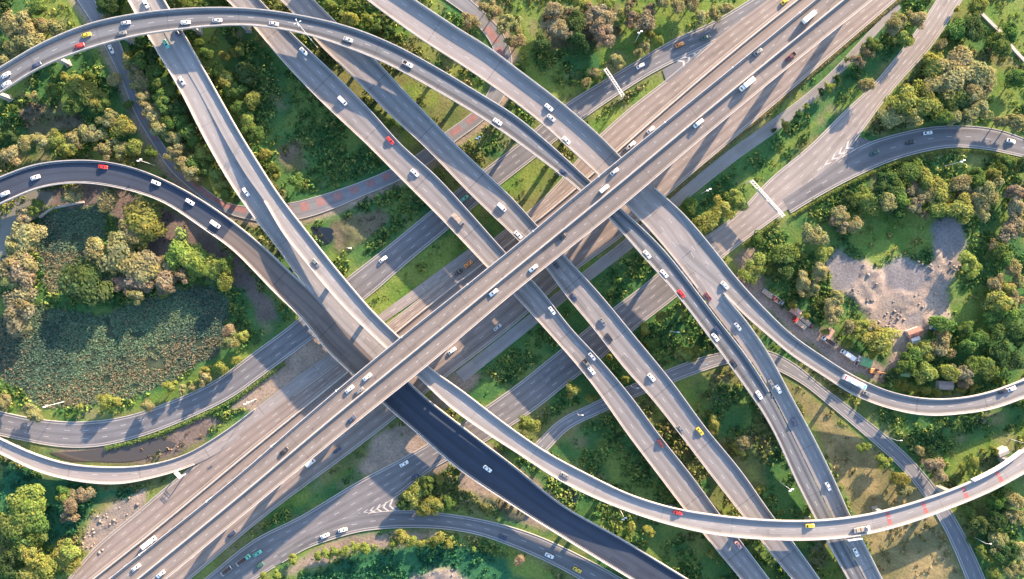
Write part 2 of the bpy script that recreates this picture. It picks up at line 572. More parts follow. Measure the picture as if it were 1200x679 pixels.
Rib('L2', [(110, 678), (173, 629), (302, 524), (388, 454.5), (466, 389), (523, 343), (603, 281), (683, 215), (731, 172), (903, 26.5), (936, 0)],
    [(143, 679), (317, 536), (497, 392), (597, 312), (712, 218), (765, 174), (909, 58), (979, 0)],
    [(0, 0.075)])
Rib('R', [(183, 679), (335, 552), (515, 406), (615, 326), (730, 232), (790, 184), (925, 74), (1005, 8)],
    [(222, 679), (300, 613), (438, 509), (523, 441), (600, 382), (675, 316), (728, 277), (780, 230), (900, 128), (1050, 0)],
    [(0, 0.06)])
Rib('K', [(240, 679), (300, 632), (350, 607), (413, 569), (500, 522), (570, 477), (600, 456), (648, 418), (683, 390), (720, 361), (748, 340), (800, 297), (865, 250), (900, 213), (951, 170), (988, 133), (1023, 100), (1060, 55), (1095, 5), (1098, 0)],
    [(298, 679), (333, 657), (363, 639), (400, 620), (465, 581), (508, 548), (560, 522), (600, 498), (633, 475), (660, 453), (700, 423), (743, 386), (793, 347), (845, 303), (867, 286), (905, 258), (950, 225), (1000, 167), (1023, 135), (1050, 100), (1088, 58), (1127, 0)],
    [(0, 0.06)])
Rib('L', [(910, 238), (950, 212), (985, 186), (1018, 168), (1050, 158), (1088, 150), (1125, 148), (1175, 154), (1200, 163)],
    [(903, 262), (922, 252), (950, 235), (1000, 208), (1040, 190), (1080, 178), (1118, 172), (1150, 174), (1200, 184)],
    [(0, 0.09)], ext=(0, 90))
Rib('Kb', [(318, 653), (350, 633), (385, 614), (420, 604), (470, 599), (525, 603), (575, 612), (628, 628), (680, 652), (740, 685)],
    [(326, 662), (360, 642), (388, 632), (415, 624), (475, 618), (525, 620), (563, 627), (600, 640), (663, 669), (715, 700)],
    [(0, 0.09)], ext=(0, 60))
Rib('M', [(618, 530), (630, 518), (653, 495), (695, 473), (735, 454), (780, 435), (820, 420), (848, 413), (880, 409), (902, 412), (928, 425), (963, 453), (1000, 481), (1040, 513), (1070, 541), (1097, 573), (1120, 609), (1139, 645), (1154, 679)],
    [(629, 540), (641, 528), (663, 505), (708, 482), (740, 467), (793, 446), (825, 434), (850, 426), (882, 423), (910, 433), (938, 448), (975, 477), (1013, 509), (1049, 541), (1078, 574), (1100, 607), (1119, 645), (1133, 679)],
    [(0, 0.06)], ext=(0, 90))
Rib('N', [(110, 0), (123, 23), (140, 50), (153, 93), (170, 135), (191, 170), (213, 198), (238, 220), (265, 238), (295, 243), (338, 239), (388, 226), (425, 213), (458, 199), (490, 181), (523, 155), (553, 133), (573, 108), (581, 85), (578, 55), (563, 33), (548, 18), (523, 0)],
    [(91, 0), (110, 29), (123, 53), (143, 93), (160, 135), (181, 170), (198, 197), (225, 222), (258, 246), (292, 257), (348, 257), (388, 245), (425, 229), (465, 212), (504, 190), (535, 164), (565, 142), (590, 114), (599, 88), (598, 60), (588, 38), (570, 18), (550, 0)],
    [(0, 0.06)])
Rib('O', [(528, 442), (600, 385), (680, 322), (735, 279), (785, 234), (850, 180), (905, 141), (960, 98), (1027, 28)],
    [(540, 450), (612, 393), (691, 329), (745, 287), (795, 242), (865, 186), (918, 148), (968, 104), (1033, 34)],
    [(0, 0.03)], ext=(0, 40))

DECKS = ['A', 'B', 'C', 'D', 'E', 'E2', 'G', 'F', 'H', 'J']
GROUND = ['I', 'L1', 'L2', 'R', 'K', 'L', 'Kb', 'M', 'N', 'O']


def inside_other(key, P, z, tol=1.5, m=0.02):
    """which of the world points lie on another ribbon at about the same height"""
    res = np.zeros(len(P), bool)
    for k, r in RIB.items():
        if k == key:
            continue
        i, f, a = r.locate(P)
        res |= (f > m) & (f < 1 - m) & (a < 3.0) & (np.abs(r.z[i] - z) < tol)
    return res


def strip(r, q, f0, f1, dz, off0=0.0, off1=0.0):
    a, b = r.at(q, f0, dz, off0), r.at(q, f1, dz, off1)
    n = len(q)
    V = np.vstack([a, b])
    F = np.array([(i + 1, i, i + n, i + n + 1) for i in range(n - 1)])
    return V, F


def section_sweep(r, q, prof):
    """prof: closed list of (fraction, metre offset, dz); sweeps it along the ribbon"""
    n, k = len(q), len(prof)
    V = np.stack([r.at(q, f, dz, off) for f, off, dz in prof], axis=1).reshape(-1, 3)
    F = []
    for i in range(n - 1):
        for j in range(k):
            a, b = i * k + j, i * k + (j + 1) % k
            F.append((a, a + k, b + k, b))
    V = list(map(tuple, V))
    F.append(tuple(range(k)))
    F.append(tuple(range((n - 1) * k, n * k))[::-1])
    return V, F


def runs(mask):
    out, st = [], None
    for i, m in enumerate(list(mask) + [False]):
        if m and st is None:
            st = i
        if not m and st is not None:
            if i - st >= 3:
                out.append((st, i))
            st = None
    return out


def surface(r, name, mat, parent, dz=0.0):
    q = r.s
    nf = 5
    fr = np.linspace(0, 1, nf)
    V = np.stack([r.at(q, f, dz) for f in fr], axis=1).reshape(-1, 3)
    UV = np.array([(s, f) for s in q for f in fr])
    F = np.array([(i * nf + j, i * nf + j + 1, (i + 1) * nf + j + 1, (i + 1) * nf + j) for i in range(len(q) - 1) for j in range(nf - 1)])
    a, b, c = V[F[0][0]], V[F[0][1]], V[F[0][2]]
    if np.cross(b - a, c - a)[2] < 0:
        F = F[:, ::-1]
    return obj(name, mesh_np(name, V, F, mat, uv=UV), parent)


def side_wall(r, parent, name, side, h, w, mat, keep=None, cut=True, dz=0.0, base=-0.35):
    """low wall along one edge, left out where another road of the same height joins"""
    f = 0.0 if side == 'L' else 1.0
    sg = 1 if side == 'L' else -1
    P = r.at(r.s, f, 0, sg * 0.5)
    px = r.Lp if side == 'L' else r.Rp
    ok = np.ones(r.n, bool)
    if cut:
        ok &= ~inside_other(r.key, P[:, :2], r.z)
    if keep is not None:
        ok &= np.array([keep(x, y) for x, y in px])
    objs = []
    for a, b in runs(ok):
        V, F = section_sweep(r, r.s[a:b], [(f, 0, base), (f, 0, h), (f, sg * w * 0.8, h), (f, sg * w, base)])
        objs.append(obj(name, mesh_np(name, V, F, mat), parent))
    return objs


def markings(r, parent, lanes, edge=True, dz=0.012, dash=2.6, gap=6.4, w=0.13, skip=(), wedge=0.18, cut=True, keepL=None, keepR=None):
    Vs, Fs, b = [], [], 0
    L = r.s[-1]

    def put(q, f, hw, off=0.0):
        nonlocal b
        V, F = strip(r, q, f, f, dz, off - hw, off + hw)
        Vs.append(V)
        Fs.append(F + b)
        b += len(V)
    for i in range(1, lanes):
        if i in skip:
            continue
        s0 = rng.uniform(0, 4)
        while s0 < L - dash:
            put(np.linspace(s0, s0 + dash, 3), i / lanes, w / 2 + 0.02)
            s0 += dash + gap
    if edge:
        for f, sg in ((0, 1), (1, -1)):
            P = r.at(r.s, f, 0, sg * 0.8)
            ok = ~inside_other(r.key, P[:, :2], r.z) if cut else np.ones(r.n, bool)
            kp, pxs = (keepL, r.Lp) if f == 0 else (keepR, r.Rp)
            if kp is not None:
                ok &= np.array([kp(x, y) for x, y in pxs])
            for a, c in runs(ok):
                put(r.s[a:c], f, wedge / 2, sg * 0.85)
    if Vs:
        V, F = np.vstack(Vs), np.vstack(Fs)
        a_, b_, c_ = V[F[0][0]], V[F[0][1]], V[F[0][2]]
        if np.cross(b_ - a_, c_ - a_)[2] < 0:
            F = F[:, ::-1]
        return tag(obj('lane_marking', mesh_np('lane_marking', V, F, M['white_paint']), parent), kind='stuff')


def blocked(key, x, y, z, rad=2.0):
    for k, r in RIB.items():
        if k == key:
            continue
        i, f, a = r.locate(np.array([[x, y]]))
        mg = rad / r.w[i[0]]
        if a[0] < 4 and -mg < f[0] < 1 + mg and r.z[i[0]] < z - 1.2:
            return True
    return False


PIERS = []


def piers(r, parent, spacing, wid, thick, capw, s0=8.0, depth=1.9):
    q = s0
    last = -99
    while q < r.s[-1] - 4:
        for d in (0, 3, -3, 6, -6, 9, -9, 12, -12):
            qq = q + d
            if qq < 2 or qq > r.s[-1] - 2 or qq - last < spacing * 0.5:
                continue
            x, y, z = r.at([qq], 0.5)[0]
            if z < 3.5:
                continue
            if abs(x) > 300 or abs(y) > 200:
                continue
            if not blocked(r.key, x, y, z, 0.15 + wid / 2):
                i = int(np.searchsorted(r.s, qq).clip(0, r.n - 1))
                ang = math.atan2(r.X[i][1], r.X[i][0])
                top = z - depth
                hw, ht = wid / 2, thick / 2
                ch = min(1.6, top * 0.3)
                mb = MB()
                mb.box(-hw * 1.5, hw * 1.5, -ht * 1.5, ht * 1.5, -0.6, 0.25, 0.08)
                V = [(-hw, -ht, 0.2), (hw, -ht, 0.2), (hw, ht, 0.2), (-hw, ht, 0.2),
                     (-hw, -ht, top - ch), (hw, -ht, top - ch), (hw, ht, top - ch), (-hw, ht, top - ch),
                     (-capw / 2, -ht, top - ch * 0.35), (capw / 2, -ht, top - ch * 0.35), (capw / 2, ht, top - ch * 0.35), (-capw / 2, ht, top - ch * 0.35),
                     (-capw / 2, -ht, top + 0.05), (capw / 2, -ht, top + 0.05), (capw / 2, ht, top + 0.05), (-capw / 2, ht, top + 0.05)]
                F = [(12, 13, 14, 15)]
                for l in range(3):
                    for k in range(4):
                        a, b = l * 4 + k, l * 4 + (k + 1) % 4
                        F.append((a, b, b + 4, a + 4))
                mb.add(V, F)
                o = mb.obj('pier', M['pier'], parent)
                o.location = (x, y, 0)
                o.rotation_euler = (0, 0, ang)
                PIERS.append((x, y))
                last = qq
                break
        q += spacing


def deck(key, name, label, mat, lanes, par=1.15, parL=None, parR=None, keepL=None, keepR=None, girder=0.5,
         spacing=30, pw=2.2, pt=1.8, skip=(), s0=8, edge=True, depth=1.9, parmat='parapet', dash=2.6, gap=6.4):
    r = RIB[key]
    root = empty(name, (0, 0, 0))
    tag(root, label, 'viaduct' if key == 'A' else 'flyover')
    # concrete slab with cantilevered edges, and the box girder under it
    q = r.s
    V, F = section_sweep(r, q, [(0, 0, -0.03), (1, 0, -0.03), (1, 0, -0.42), (0.5 + girder * 0.62, 0, -0.75), (0.5 - girder * 0.62, 0, -0.75), (0, 0, -0.42)])
    obj('slab', mesh_np('slab', V, F, M['concrete']), root)
    V, F = section_sweep(r, q, [(0.5 - girder * 0.55, 0, -0.74), (0.5 + girder * 0.55, 0, -0.74), (0.5 + girder * 0.4, 0, -depth), (0.5 - girder * 0.4, 0, -depth)])
    obj('girder', mesh_np('girder', V, F, M['concrete']), root)
    so = surface(r, 'road_surface', mat, root)
    if key == 'H':            # sunlit brown put into the colour of the middle stretch before the viaduct
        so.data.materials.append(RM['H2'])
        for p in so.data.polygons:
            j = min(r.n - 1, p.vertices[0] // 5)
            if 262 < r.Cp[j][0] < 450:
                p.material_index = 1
    side_wall(r, root, 'parapet', 'L', parL or par, 0.42, M[parmat], keepL)
    side_wall(r, root, 'parapet', 'R', parR or par, 0.42, M[parmat], keepR)
    markings(r, root, lanes, edge, skip=skip, keepL=keepL, keepR=keepR, dash=dash, gap=gap)
    piers(r, root, spacing, pw, pt, max(2.6, float(np.median(r.w)) * girder * 0.7), s0, depth)
    return root


def ground_road(key, mat, lanes, kerb=True, edge=True, keepL=None, keepR=None, skip=(), name='road', mark=True):
    r = RIB[key]
    root = surface(r, name, mat, None)
    if key == 'K':            # paler and pinker beyond the broad flyover, sunlight painted into the asphalt
        root.data.materials.append(RM['K2'])
        for p in root.data.polygons:
            if r.Cp[min(r.n - 1, p.vertices[0] // 5)][0] > 835:
                p.material_index = 1
    tag(root, kind='structure')
    V, F = section_sweep(r, r.s, [(0, -0.05, -0.02), (1, 0.05, -0.02), (1, 0.35, -0.6), (0, -0.35, -0.6)])
    obj('road_base', mesh_np('road_base', V, F, M['kerb']), root)
    if kerb:
        for sd, kp in (('L', keepL), ('R', keepR)):
            f, sg = (0.0, -1) if sd == 'L' else (1.0, 1)
            P = r.at(r.s, f, 0, -sg * 0.4)
            ok = ~inside_other(key, P[:, :2], r.z)
            px = r.Lp if sd == 'L' else r.Rp
            if kp is not None:
                ok &= np.array([kp(x, y) for x, y in px])
            for a, b in runs(ok):
                V, F = section_sweep(r, r.s[a:b], [(f, 0, -0.5), (f, 0, 0.13), (f, sg * 0.3, 0.13), (f, sg * 0.32, -0.5)])
                obj('kerb', mesh_np('kerb', V, F, M['kerb']), root)
    if mark:
        markings(r, root, lanes, edge, skip=skip)
    return root


RM = {}
RM['A'] = road_mat('viaduct_asphalt', (0.192, 0.167, 0.152), 4, 0.26, 0.18, 0.18)
RM['B'] = road_mat('curved_flyover_asphalt', (0.140, 0.145, 0.155), 2, 0.62, 0.18, 0.2)
RM['C'] = road_mat('broad_flyover_concrete', (0.235, 0.214, 0.206), 3, 0.14, 0.18, 0.25)
RM['D'] = road_mat('ramp_asphalt', (0.195, 0.187, 0.185), 2, 0.36, 0.18, 0.3)
RM['E'] = road_mat('straight_flyover_concrete', (0.200, 0.187, 0.184), 3, 0.28, 0.16, 0.3)
RM['F'] = road_mat('left_flyover_concrete', (0.250, 0.235, 0.228), 2, 0.18, 0.22, 0.15)
RM['H'] = road_mat('new_dark_asphalt_with_shade', (0.036, 0.046, 0.068), 3, 0.25, 0.22, 0.0)  # dark asphalt, its navy also holding shade from the decks above
RM['H2'] = road_mat('brown_asphalt_sunlit_tone', (0.135, 0.112, 0.100), 3, 0.25, 0.22, 0.3)
RM['I'] = road_mat('ground_road_asphalt', (0.140, 0.140, 0.150), 3, 0.24, 0.24)
RM['K'] = road_mat('wide_ground_asphalt', (0.150, 0.146, 0.152), 4, 0.22, 0.26)
RM['K2'] = road_mat('ground_asphalt_sunlit_tone', (0.235, 0.208, 0.192), 4, 0.2, 0.26)
RM['R'] = road_mat('frontage_asphalt', (0.220, 0.184, 0.166), 3, 0.28, 0.26)
RM['L'] = road_mat('loop_asphalt', (0.135, 0.134, 0.140), 2, 0.25, 0.25)
RM['M'] = road_mat('street_asphalt', (0.165, 0.168, 0.180), 2, 0.15, 0.18)
RM['O'] = road_mat('service_track', (0.20, 0.195, 0.19), 1, 0.1, 0.35)

# ---------------------------------------------------------------- flyovers
ROOT = {}
ROOT['A'] = deck('A', 'expressway_viaduct', 'wide straight concrete expressway viaduct running diagonally above every other road', RM['A'], 4, par=1.5, girder=0.55, spacing=34, pw=3.2, pt=3.6, skip=(2,), s0=20, depth=2.4, dash=1.3, gap=4.6)
# median barrier of the viaduct
rA = RIB['A']
V, F = section_sweep(rA, rA.s, [(0.5, -0.45, -0.02), (0.5, -0.18, 1.7), (0.5, 0.18, 1.7), (0.5, 0.45, -0.02)])
obj('median_barrier', mesh_np('median_barrier', V, F, M['parapet']), ROOT['A'])
ROOT['B'] = deck('B', 'curved_flyover', 'grey curved flyover sweeping from the left edge along the top', RM['B'], 2, par=1.0,
                 keepL=lambda x, y: y < 462 or x < 700, spacing=32)  # the two decks run together further on
ROOT['C'] = deck('C', 'broad_flyover', 'broad pale flyover from the top middle descending to the lower right', RM['C'], 3, par=1.1, parL=1.9,
                 keepL=lambda x, y: x < 775 or y > 343, keepR=lambda x, y: y < 340, spacing=32, girder=0.6)
ROOT['D'] = deck('D', 'curved_ramp', 'curved ramp bending right beside the truck yard', RM['D'], 2, par=1.1,
                 keepR=lambda x, y: x > 846, spacing=30)
ROOT['E'] = deck('E', 'straight_flyover', 'straight flyover, the left one of the parallel pair under the viaduct', RM['E'], 3, par=1.15, spacing=30)
ROOT['E2'] = deck('E2', 'straight_flyover', 'straight flyover, the right one of the parallel pair under the viaduct', RM['E'], 3, par=1.15, spacing=30)
for k in ('E', 'E2'):
    ROOT[k]['group'] = 'parallel straight flyovers'
ROOT['G'] = deck('G', 'long_flyover', 'long pale flyover curving from the upper left to the lower right edge', RM['F'], 2, par=1.15,
                 keepR=lambda x, y: y > 233, spacing=32)
ROOT['F'] = deck('F', 'branch_flyover', 'pale branch flyover splitting off and joining the dark road', RM['F'], 2, par=1.1,
                 keepL=lambda x, y: y > 900, spacing=32)
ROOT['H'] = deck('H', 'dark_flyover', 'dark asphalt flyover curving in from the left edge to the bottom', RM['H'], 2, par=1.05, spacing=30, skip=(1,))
ROOT['J'] = deck('J', 'entry_ramp', 'narrow curved entry ramp rising at the lower left edge', RM['C'], 2, par=1.0,
                 keepL=lambda x, y: x < 300, keepR=lambda x, y: x < 232, spacing=28, depth=1.3, pw=1.6, pt=1.4)

# ---------------------------------------------------------------- ground roads
ground_road('I', RM['I'], 3, name='loop_road')
ground_road('L1', RM['R'], 3, name='frontage_road', keepL=lambda x, y: y > 545 or y < 330)
ground_road('L2', RM['R'], 2, name='frontage_road', kerb=False, edge=False)
ground_road('R', RM['R'], 3, name='frontage_road', keepL=lambda x, y: False)
ground_road('K', RM['K'], 4, name='ground_road')
ground_road('L', RM['L'], 2, name='ground_road')
ground_road('Kb', RM['L'], 2, name='slip_road')
ground_road('M', RM['M'], 2, name='street')
ground_road('N', RM['M'], 2, name='street', edge=False, mark=False)
ground_road('O', RM['O'], 1, name='service_track', kerb=False, mark=False)

# barrier between the two left carriageways
rb = RIB['L1']
root = empty('concrete_barrier', (0, 0, 0))
tag(root, 'long concrete barrier between the two roads left of the diagonal viaduct', 'barrier')
V, F = section_sweep(rb, rb.s, [(1, 0.25, -0.4), (1, 0.45, 1.1), (1, 0.75, 1.1), (1, 1.0, -0.4)])
obj('barrier_wall', mesh_np('barrier_wall', V, F, M['parapet']), root)

# ---------------------------------------------------------------- ground
gx = np.r_[-1600, -900, -500, -340, np.arange(-275, 276, 1.0), 340, 500, 900, 1600]
gy = np.r_[-1600, -900, -500, -260, np.arange(-165, 166, 1.0), 260, 500, 900, 1600]
GX, GY = np.meshgrid(gx, gy)
PXg, PYg = GX / PXM + 600, 339.5 - GY / PXM

# cells covered by ground roads
ROADCELL = np.zeros(GX.shape, bool)
X0, Y0 = -275.0, -165.0


def mark_cells(r, pad=0.6):
    q = np.arange(0, r.s[-1], 0.45)
    for off in np.arange(-pad, float(r.w.max()) + pad, 0.45):
        f = np.clip(off, 0, None)
        P = r.at(q, 0.0, 0, off)
        w = np.interp(q, r.s, r.w)
        P = P[off <= w + pad]
        ix, iy = np.rint(P[:, 0] - X0).astype(int) + 4, np.rint(P[:, 1] - Y0).astype(int) + 4
        ok = (ix >= 4) & (ix < len(gx) - 4) & (iy >= 4) & (iy < len(gy) - 4)
        ROADCELL[iy[ok], ix[ok]] = True


for k in GROUND:
    mark_cells(RIB[k])
LOWDECK = ROADCELL.copy()
_keep = ROADCELL
ROADCELL = LOWDECK
r = RIB['J']
mark_cells(r)
ROADCELL, LOWDECK = _keep, ROADCELL


def in_poly(x, y, P):
    P = np.array(P, float)
    res = np.zeros(x.shape, bool)
    j = len(P) - 1
    for i in range(len(P)):
        c = ((P[i, 1] > y) != (P[j, 1] > y)) & (x < (P[j, 0] - P[i, 0]) * (y - P[i, 1]) / (P[j, 1] - P[i, 1] + 1e-12) + P[i, 0])
        res ^= c
        j = i
    return res


COVER = {  # colour a, colour b, bush density per m2, bush palette
    'wild': ((0.085, 0.120, 0.040), (0.150, 0.150, 0.060), 0.40, 'mix'),
    'grass': ((0.078, 0.148, 0.030), (0.145, 0.185, 0.046), 0.07, 'lime'),
    'lush': ((0.032, 0.098, 0.034), (0.064, 0.138, 0.040), 0.46, 'green'),
    'teal': ((0.020, 0.090, 0.045), (0.035, 0.120, 0.050), 0.30, 'teal'),
    'dirt': ((0.27, 0.21, 0.165), (0.19, 0.155, 0.125), 0.008, 'mix'),
    'mud': ((0.11, 0.088, 0.080), (0.16, 0.125, 0.105), 0.02, 'brown'),
    'scrub': ((0.12, 0.105, 0.075), (0.085, 0.10, 0.045), 0.16, 'brown'),
    'gravel': ((0.145, 0.142, 0.150), (0.20, 0.185, 0.18), 0.0, 'mix'),
    'rubble': ((0.32, 0.25, 0.20), (0.19, 0.165, 0.145), 0.0, 'mix'),
    'yard': ((0.255, 0.205, 0.175), (0.20, 0.165, 0.15), 0.0, 'mix'),
    'dry': ((0.235, 0.190, 0.095), (0.130, 0.125, 0.060), 0.06, 'dry'),
    'reed': ((0.030, 0.052, 0.034), (0.060, 0.075, 0.045), 0.0, 'mix'),
}
CN = list(COVER)
CLS = np.zeros(GX.shape, int)
wx = PXg + (fbm(GX, GY, 14, 3) - 0.5) * 16 + (vnoise(GX, GY, 3, 9) - 0.5) * 4
wy = PYg + (fbm(GX, GY, 14, 23) - 0.5) * 16 + (vnoise(GX, GY, 3, 29) - 0.5) * 4
# patches of longer growth
CLS[(fbm(GX, GY, 26, 41) > 0.52)] = CN.index('lush')
CLS[(fbm(GX, GY, 18, 51) > 0.66)] = CN.index('grass')
POLYS = [
    ('lush', [(225, 45), (300, 50), (460, 190), (440, 215), (345, 240), (300, 190), (250, 100)]),
    ('scrub', [(320, 170), (350, 165), (365, 195), (335, 205)]),
    ('grass', [(50, 0), (95, 0), (112, 30), (60, 45), (30, 20)]),
    ('lush', [(0, 120), (60, 105), (130, 60), (155, 100), (165, 180), (120, 185), (0, 180)]),
    ('scrub', [(20, 130), (80, 120), (100, 150), (40, 160)]),
    ('lush', [(346, 262), (470, 214), (502, 246), (408, 330), (370, 300)]),
    ('scrub', [(388, 262), (450, 240), (460, 252), (415, 290), (395, 300)]),
    ('grass', [(425, 350), (530, 268), (550, 284), (452, 372)]),
    ('grass', [(560, 215), (640, 175), (665, 190), (590, 240)]),
    ('lush', [(530, 455), (610, 392), (690, 330), (745, 288), (795, 345), (745, 345), (600, 455), (560, 478)]),
    ('lush', [(640, 420), (760, 330), (800, 350), (840, 410), (700, 470), (650, 490)]),
    ('lush', [(790, 245), (860, 190), (965, 108), (1035, 30), (1098, 0), (1060, 50), (985, 130), (865, 245), (825, 275)]),
    ('grass', [(860, 225), (960, 140), (1010, 95), (985, 125), (890, 215)]),
    ('grass', [(600, 0), (880, 0), (790, 45), (700, 95), (650, 120), (605, 78)]),
    ('scrub', [(640, 10), (720, 5), (730, 45), (690, 60), (640, 65)]),
    ('lush', [(620, 60), (700, 50), (710, 85), (650, 100)]),
    ('grass', [(680, 150), (785, 80), (800, 90), (705, 160)]),
    ('grass', [(1130, 0), (1200, 0), (1200, 80), (1160, 45)]),
    ('grass', [(1150, 70), (1200, 90), (1200, 150), (1160, 145), (1150, 110)]),
    ('lush', [(870, 290), (1000, 215), (1090, 182), (1200, 190), (1200, 445), (1130, 460), (1050, 445), (930, 360)]),
    ('grass', [(985, 250), (1060, 230), (1100, 250), (1095, 290), (1040, 300), (1010, 310)]),
    ('grass', [(1110, 350), (1160, 330), (1170, 390), (1130, 400)]),
    ('rubble', [(968, 305), (985, 288), (1008, 305), (1030, 312), (1055, 298), (1085, 305), (1097, 285), (1095, 262), (1113, 254), (1133, 264), (1132, 300), (1112, 340), (1118, 372), (1085, 392), (1068, 425), (1038, 440), (1046, 402), (1018, 375), (1005, 352), (975, 335)]),
    ('gravel', [(972, 305), (985, 290), (1006, 304), (1008, 330), (990, 345), (975, 335)]),
    ('gravel', [(1030, 312), (1055, 299), (1085, 306), (1092, 330), (1070, 345), (1040, 340)]),
    ('gravel', [(1097, 285), (1095, 262), (1113, 254), (1133, 264), (1130, 300), (1105, 310)]),
    ('gravel', [(1060, 370), (1085, 360), (1085, 392), (1062, 385)]),
    ('yard', [(872, 318), (900, 345), (960, 385), (1000, 412), (1040, 430), (1040, 456), (1000, 438), (960, 414), (915, 380), (865, 330)]),
    ('dirt', [(855, 300), (880, 290), (890, 320), (905, 345), (880, 335)]),
    ('dry', [(915, 445), (1000, 505), (1085, 580), (1138, 690), (1035, 690), (1000, 600), (955, 510), (930, 470)]),
    ('grass', [(1095, 540), (1200, 490), (1200, 520), (1110, 565)]),
    ('lush', [(1010, 485), (1090, 493), (1200, 470), (1200, 495), (1100, 535), (1060, 510)]),
    ('lush', [(640, 530), (720, 480), (800, 600), (700, 560)]),
    ('lush', [(650, 585), (760, 600), (870, 690), (810, 690)]),
    ('teal', [(330, 690), (400, 655), (470, 640), (580, 645), (670, 690)]),
    ('grass', [(590, 640), (640, 665), (670, 690), (600, 675)]),
    ('rubble', [(455, 690), (485, 672), (530, 670), (560, 690)]),
    ('dirt', [(330, 672), (400, 628), (470, 622), (520, 622), (500, 635), (420, 645), (350, 672)]),
    ('dirt', [(415, 560), (440, 515), (495, 490), (560, 515), (680, 600), (640, 625), (600, 605), (540, 575), (530, 545), (480, 565)]),
    ('lush', [(255, 660), (415, 550), (425, 562), (300, 630)]),
    ('dirt', [(500, 470), (520, 440), (545, 428), (565, 438), (545, 465), (520, 482)]),
    ('dirt', [(270, 478), (345, 400), (352, 375), (440, 420), (430, 445), (385, 420), (300, 480)]),
    ('dirt', [(290, 530), (500, 355), (640, 250), (720, 180), (750, 190), (640, 300), (500, 420), (330, 560)]),
    ('rubble', [(95, 640), (108, 605), (150, 575), (172, 574), (170, 597), (110, 650)]),
    ('teal', [(0, 540), (40, 560), (110, 570), (175, 570), (120, 585), (90, 620), (60, 640), (0, 600)]),
    ('mud', [(0, 222), (95, 215), (145, 222), (195, 240), (245, 275), (300, 325), (330, 375), (290, 380), (250, 330), (185, 310), (130, 250), (60, 240)]),
    ('lush', [(0, 280), (50, 240), (180, 310), (290, 340), (310, 390), (210, 460), (100, 490), (0, 475)]),
    ('mud', [(125, 240), (185, 240), (250, 290), (300, 345), (255, 330), (190, 310), (180, 280)]),
    ('reed', [(42, 262), (62, 248), (100, 240), (125, 252), (122, 298), (108, 335), (55, 345), (42, 305), (36, 280)]),
    ('reed', [(0, 378), (28, 352), (60, 362), (120, 370), (165, 352), (235, 335), (268, 352), (264, 398), (238, 425), (185, 455), (120, 478), (58, 478), (0, 440)]),
    ('grass', [(0, 455), (55, 482), (120, 482), (195, 458), (270, 412), (302, 402), (300, 410), (205, 468), (100, 493), (0, 482)]),
    ('mud', [(50, 525), (115, 525), (180, 510), (235, 488), (262, 495), (210, 532), (170, 544), (75, 541)]),
    ('scrub', [(560, 580), (640, 600), (600, 612)]),
]
for nme, P in POLYS:
    CLS[in_poly(wx, wy, P)] = CN.index(nme)
Pn = np.stack([GX, GY], -1)[4:-4, 4:-4].reshape(-1, 2)
rN_ = RIB['N']
near = np.full(len(Pn), 99.0)
for e in rN_.at(rN_.s, 1.0, 0, 1.2)[::1, :2]:
    m_ = (np.abs(Pn[:, 0] - e[0]) < 4) & (np.abs(Pn[:, 1] - e[1]) < 4)
    near[m_] = np.minimum(near[m_], np.hypot(Pn[m_, 0] - e[0], Pn[m_, 1] - e[1]))
sub = CLS[4:-4, 4:-4].reshape(-1)
sub[near < 2.0] = CN.index('dirt')
CLS[4:-4, 4:-4] = sub.reshape(CLS[4:-4, 4:-4].shape)
ca = np.array([COVER[c][0] for c in CN])
cb_ = np.array([COVER[c][1] for c in CN])
tmix = fbm(GX, GY, 7, 77, 4)[..., None]
tmix = np.clip((tmix - 0.32) / 0.36, 0, 1)
GC = ca[CLS] * (1 - tmix) + cb_[CLS] * tmix
# stripes left by mowing and tyres on the dry field
stripe = 0.5 + 0.5 * np.sin((GX * 0.55 + GY * 0.83) * 1.6 + fbm(GX, GY, 20, 5) * 5)
isdry = CLS == CN.index('dry')
GC[isdry] *= (0.80 + 0.4 * stripe[isdry])[:, None]
GC *= (0.80 + 0.4 * vnoise(GX, GY, 2.2, 91))[..., None]
soil = np.clip((fbm(GX, GY, 10, 411, 4) - 0.66) * 9, 0, 0.7)[..., None]
veg = np.isin(CLS, [CN.index(c) for c in ('wild', 'grass', 'lush')])[..., None]
GC = np.where(veg, GC * (1 - soil) + np.array([0.19, 0.165, 0.095]) * soil, GC)
pale = np.clip((fbm(GX, GY, 16, 431, 3) - 0.55) * 6, 0, 0.55)[..., None]
GC = np.where(veg, GC * (1 - pale) + np.array([0.165, 0.215, 0.050]) * pale, GC)
# soften the borders between the covers
for _ in range(2):
    for ax in (0, 1):
        GC = (np.roll(GC, 1, ax) + 2 * GC + np.roll(GC, -1, ax)) / 4
GZ = -0.16 + (fbm(GX, GY, 9, 61) - 0.5) * 0.22
lump = (CLS == CN.index('rubble')) | (CLS == CN.index('scrub'))
GZ = GZ + np.where(lump, np.clip(fbm(GX, GY, 8, 65, 4) - 0.42, 0, 1) * 3.2, 0)
pond = CLS == CN.index('reed')
GZ = np.where(pond, -0.42, GZ)
rc = ROADCELL.copy()
for ax in (0, 1):
    rc = rc | np.roll(rc, 1, ax) | np.roll(rc, -1, ax)
rc2 = rc.copy()
for ax in (0, 1):
    rc2 = rc2 | np.roll(rc2, 1, ax) | np.roll(rc2, -1, ax)
GZ = np.where(rc2, np.minimum(GZ, -0.10), GZ)
GZ = np.where(rc, -0.22, GZ)
ny, nx = GX.shape
idx = np.arange(ny * nx).reshape(ny, nx)
F = np.stack([idx[:-1, :-1], idx[:-1, 1:], idx[1:, 1:], idx[1:, :-1]], -1).reshape(-1, 4)
gm, nt, b = newmat('ground_cover')
at = nt.nodes.new('ShaderNodeAttribute')
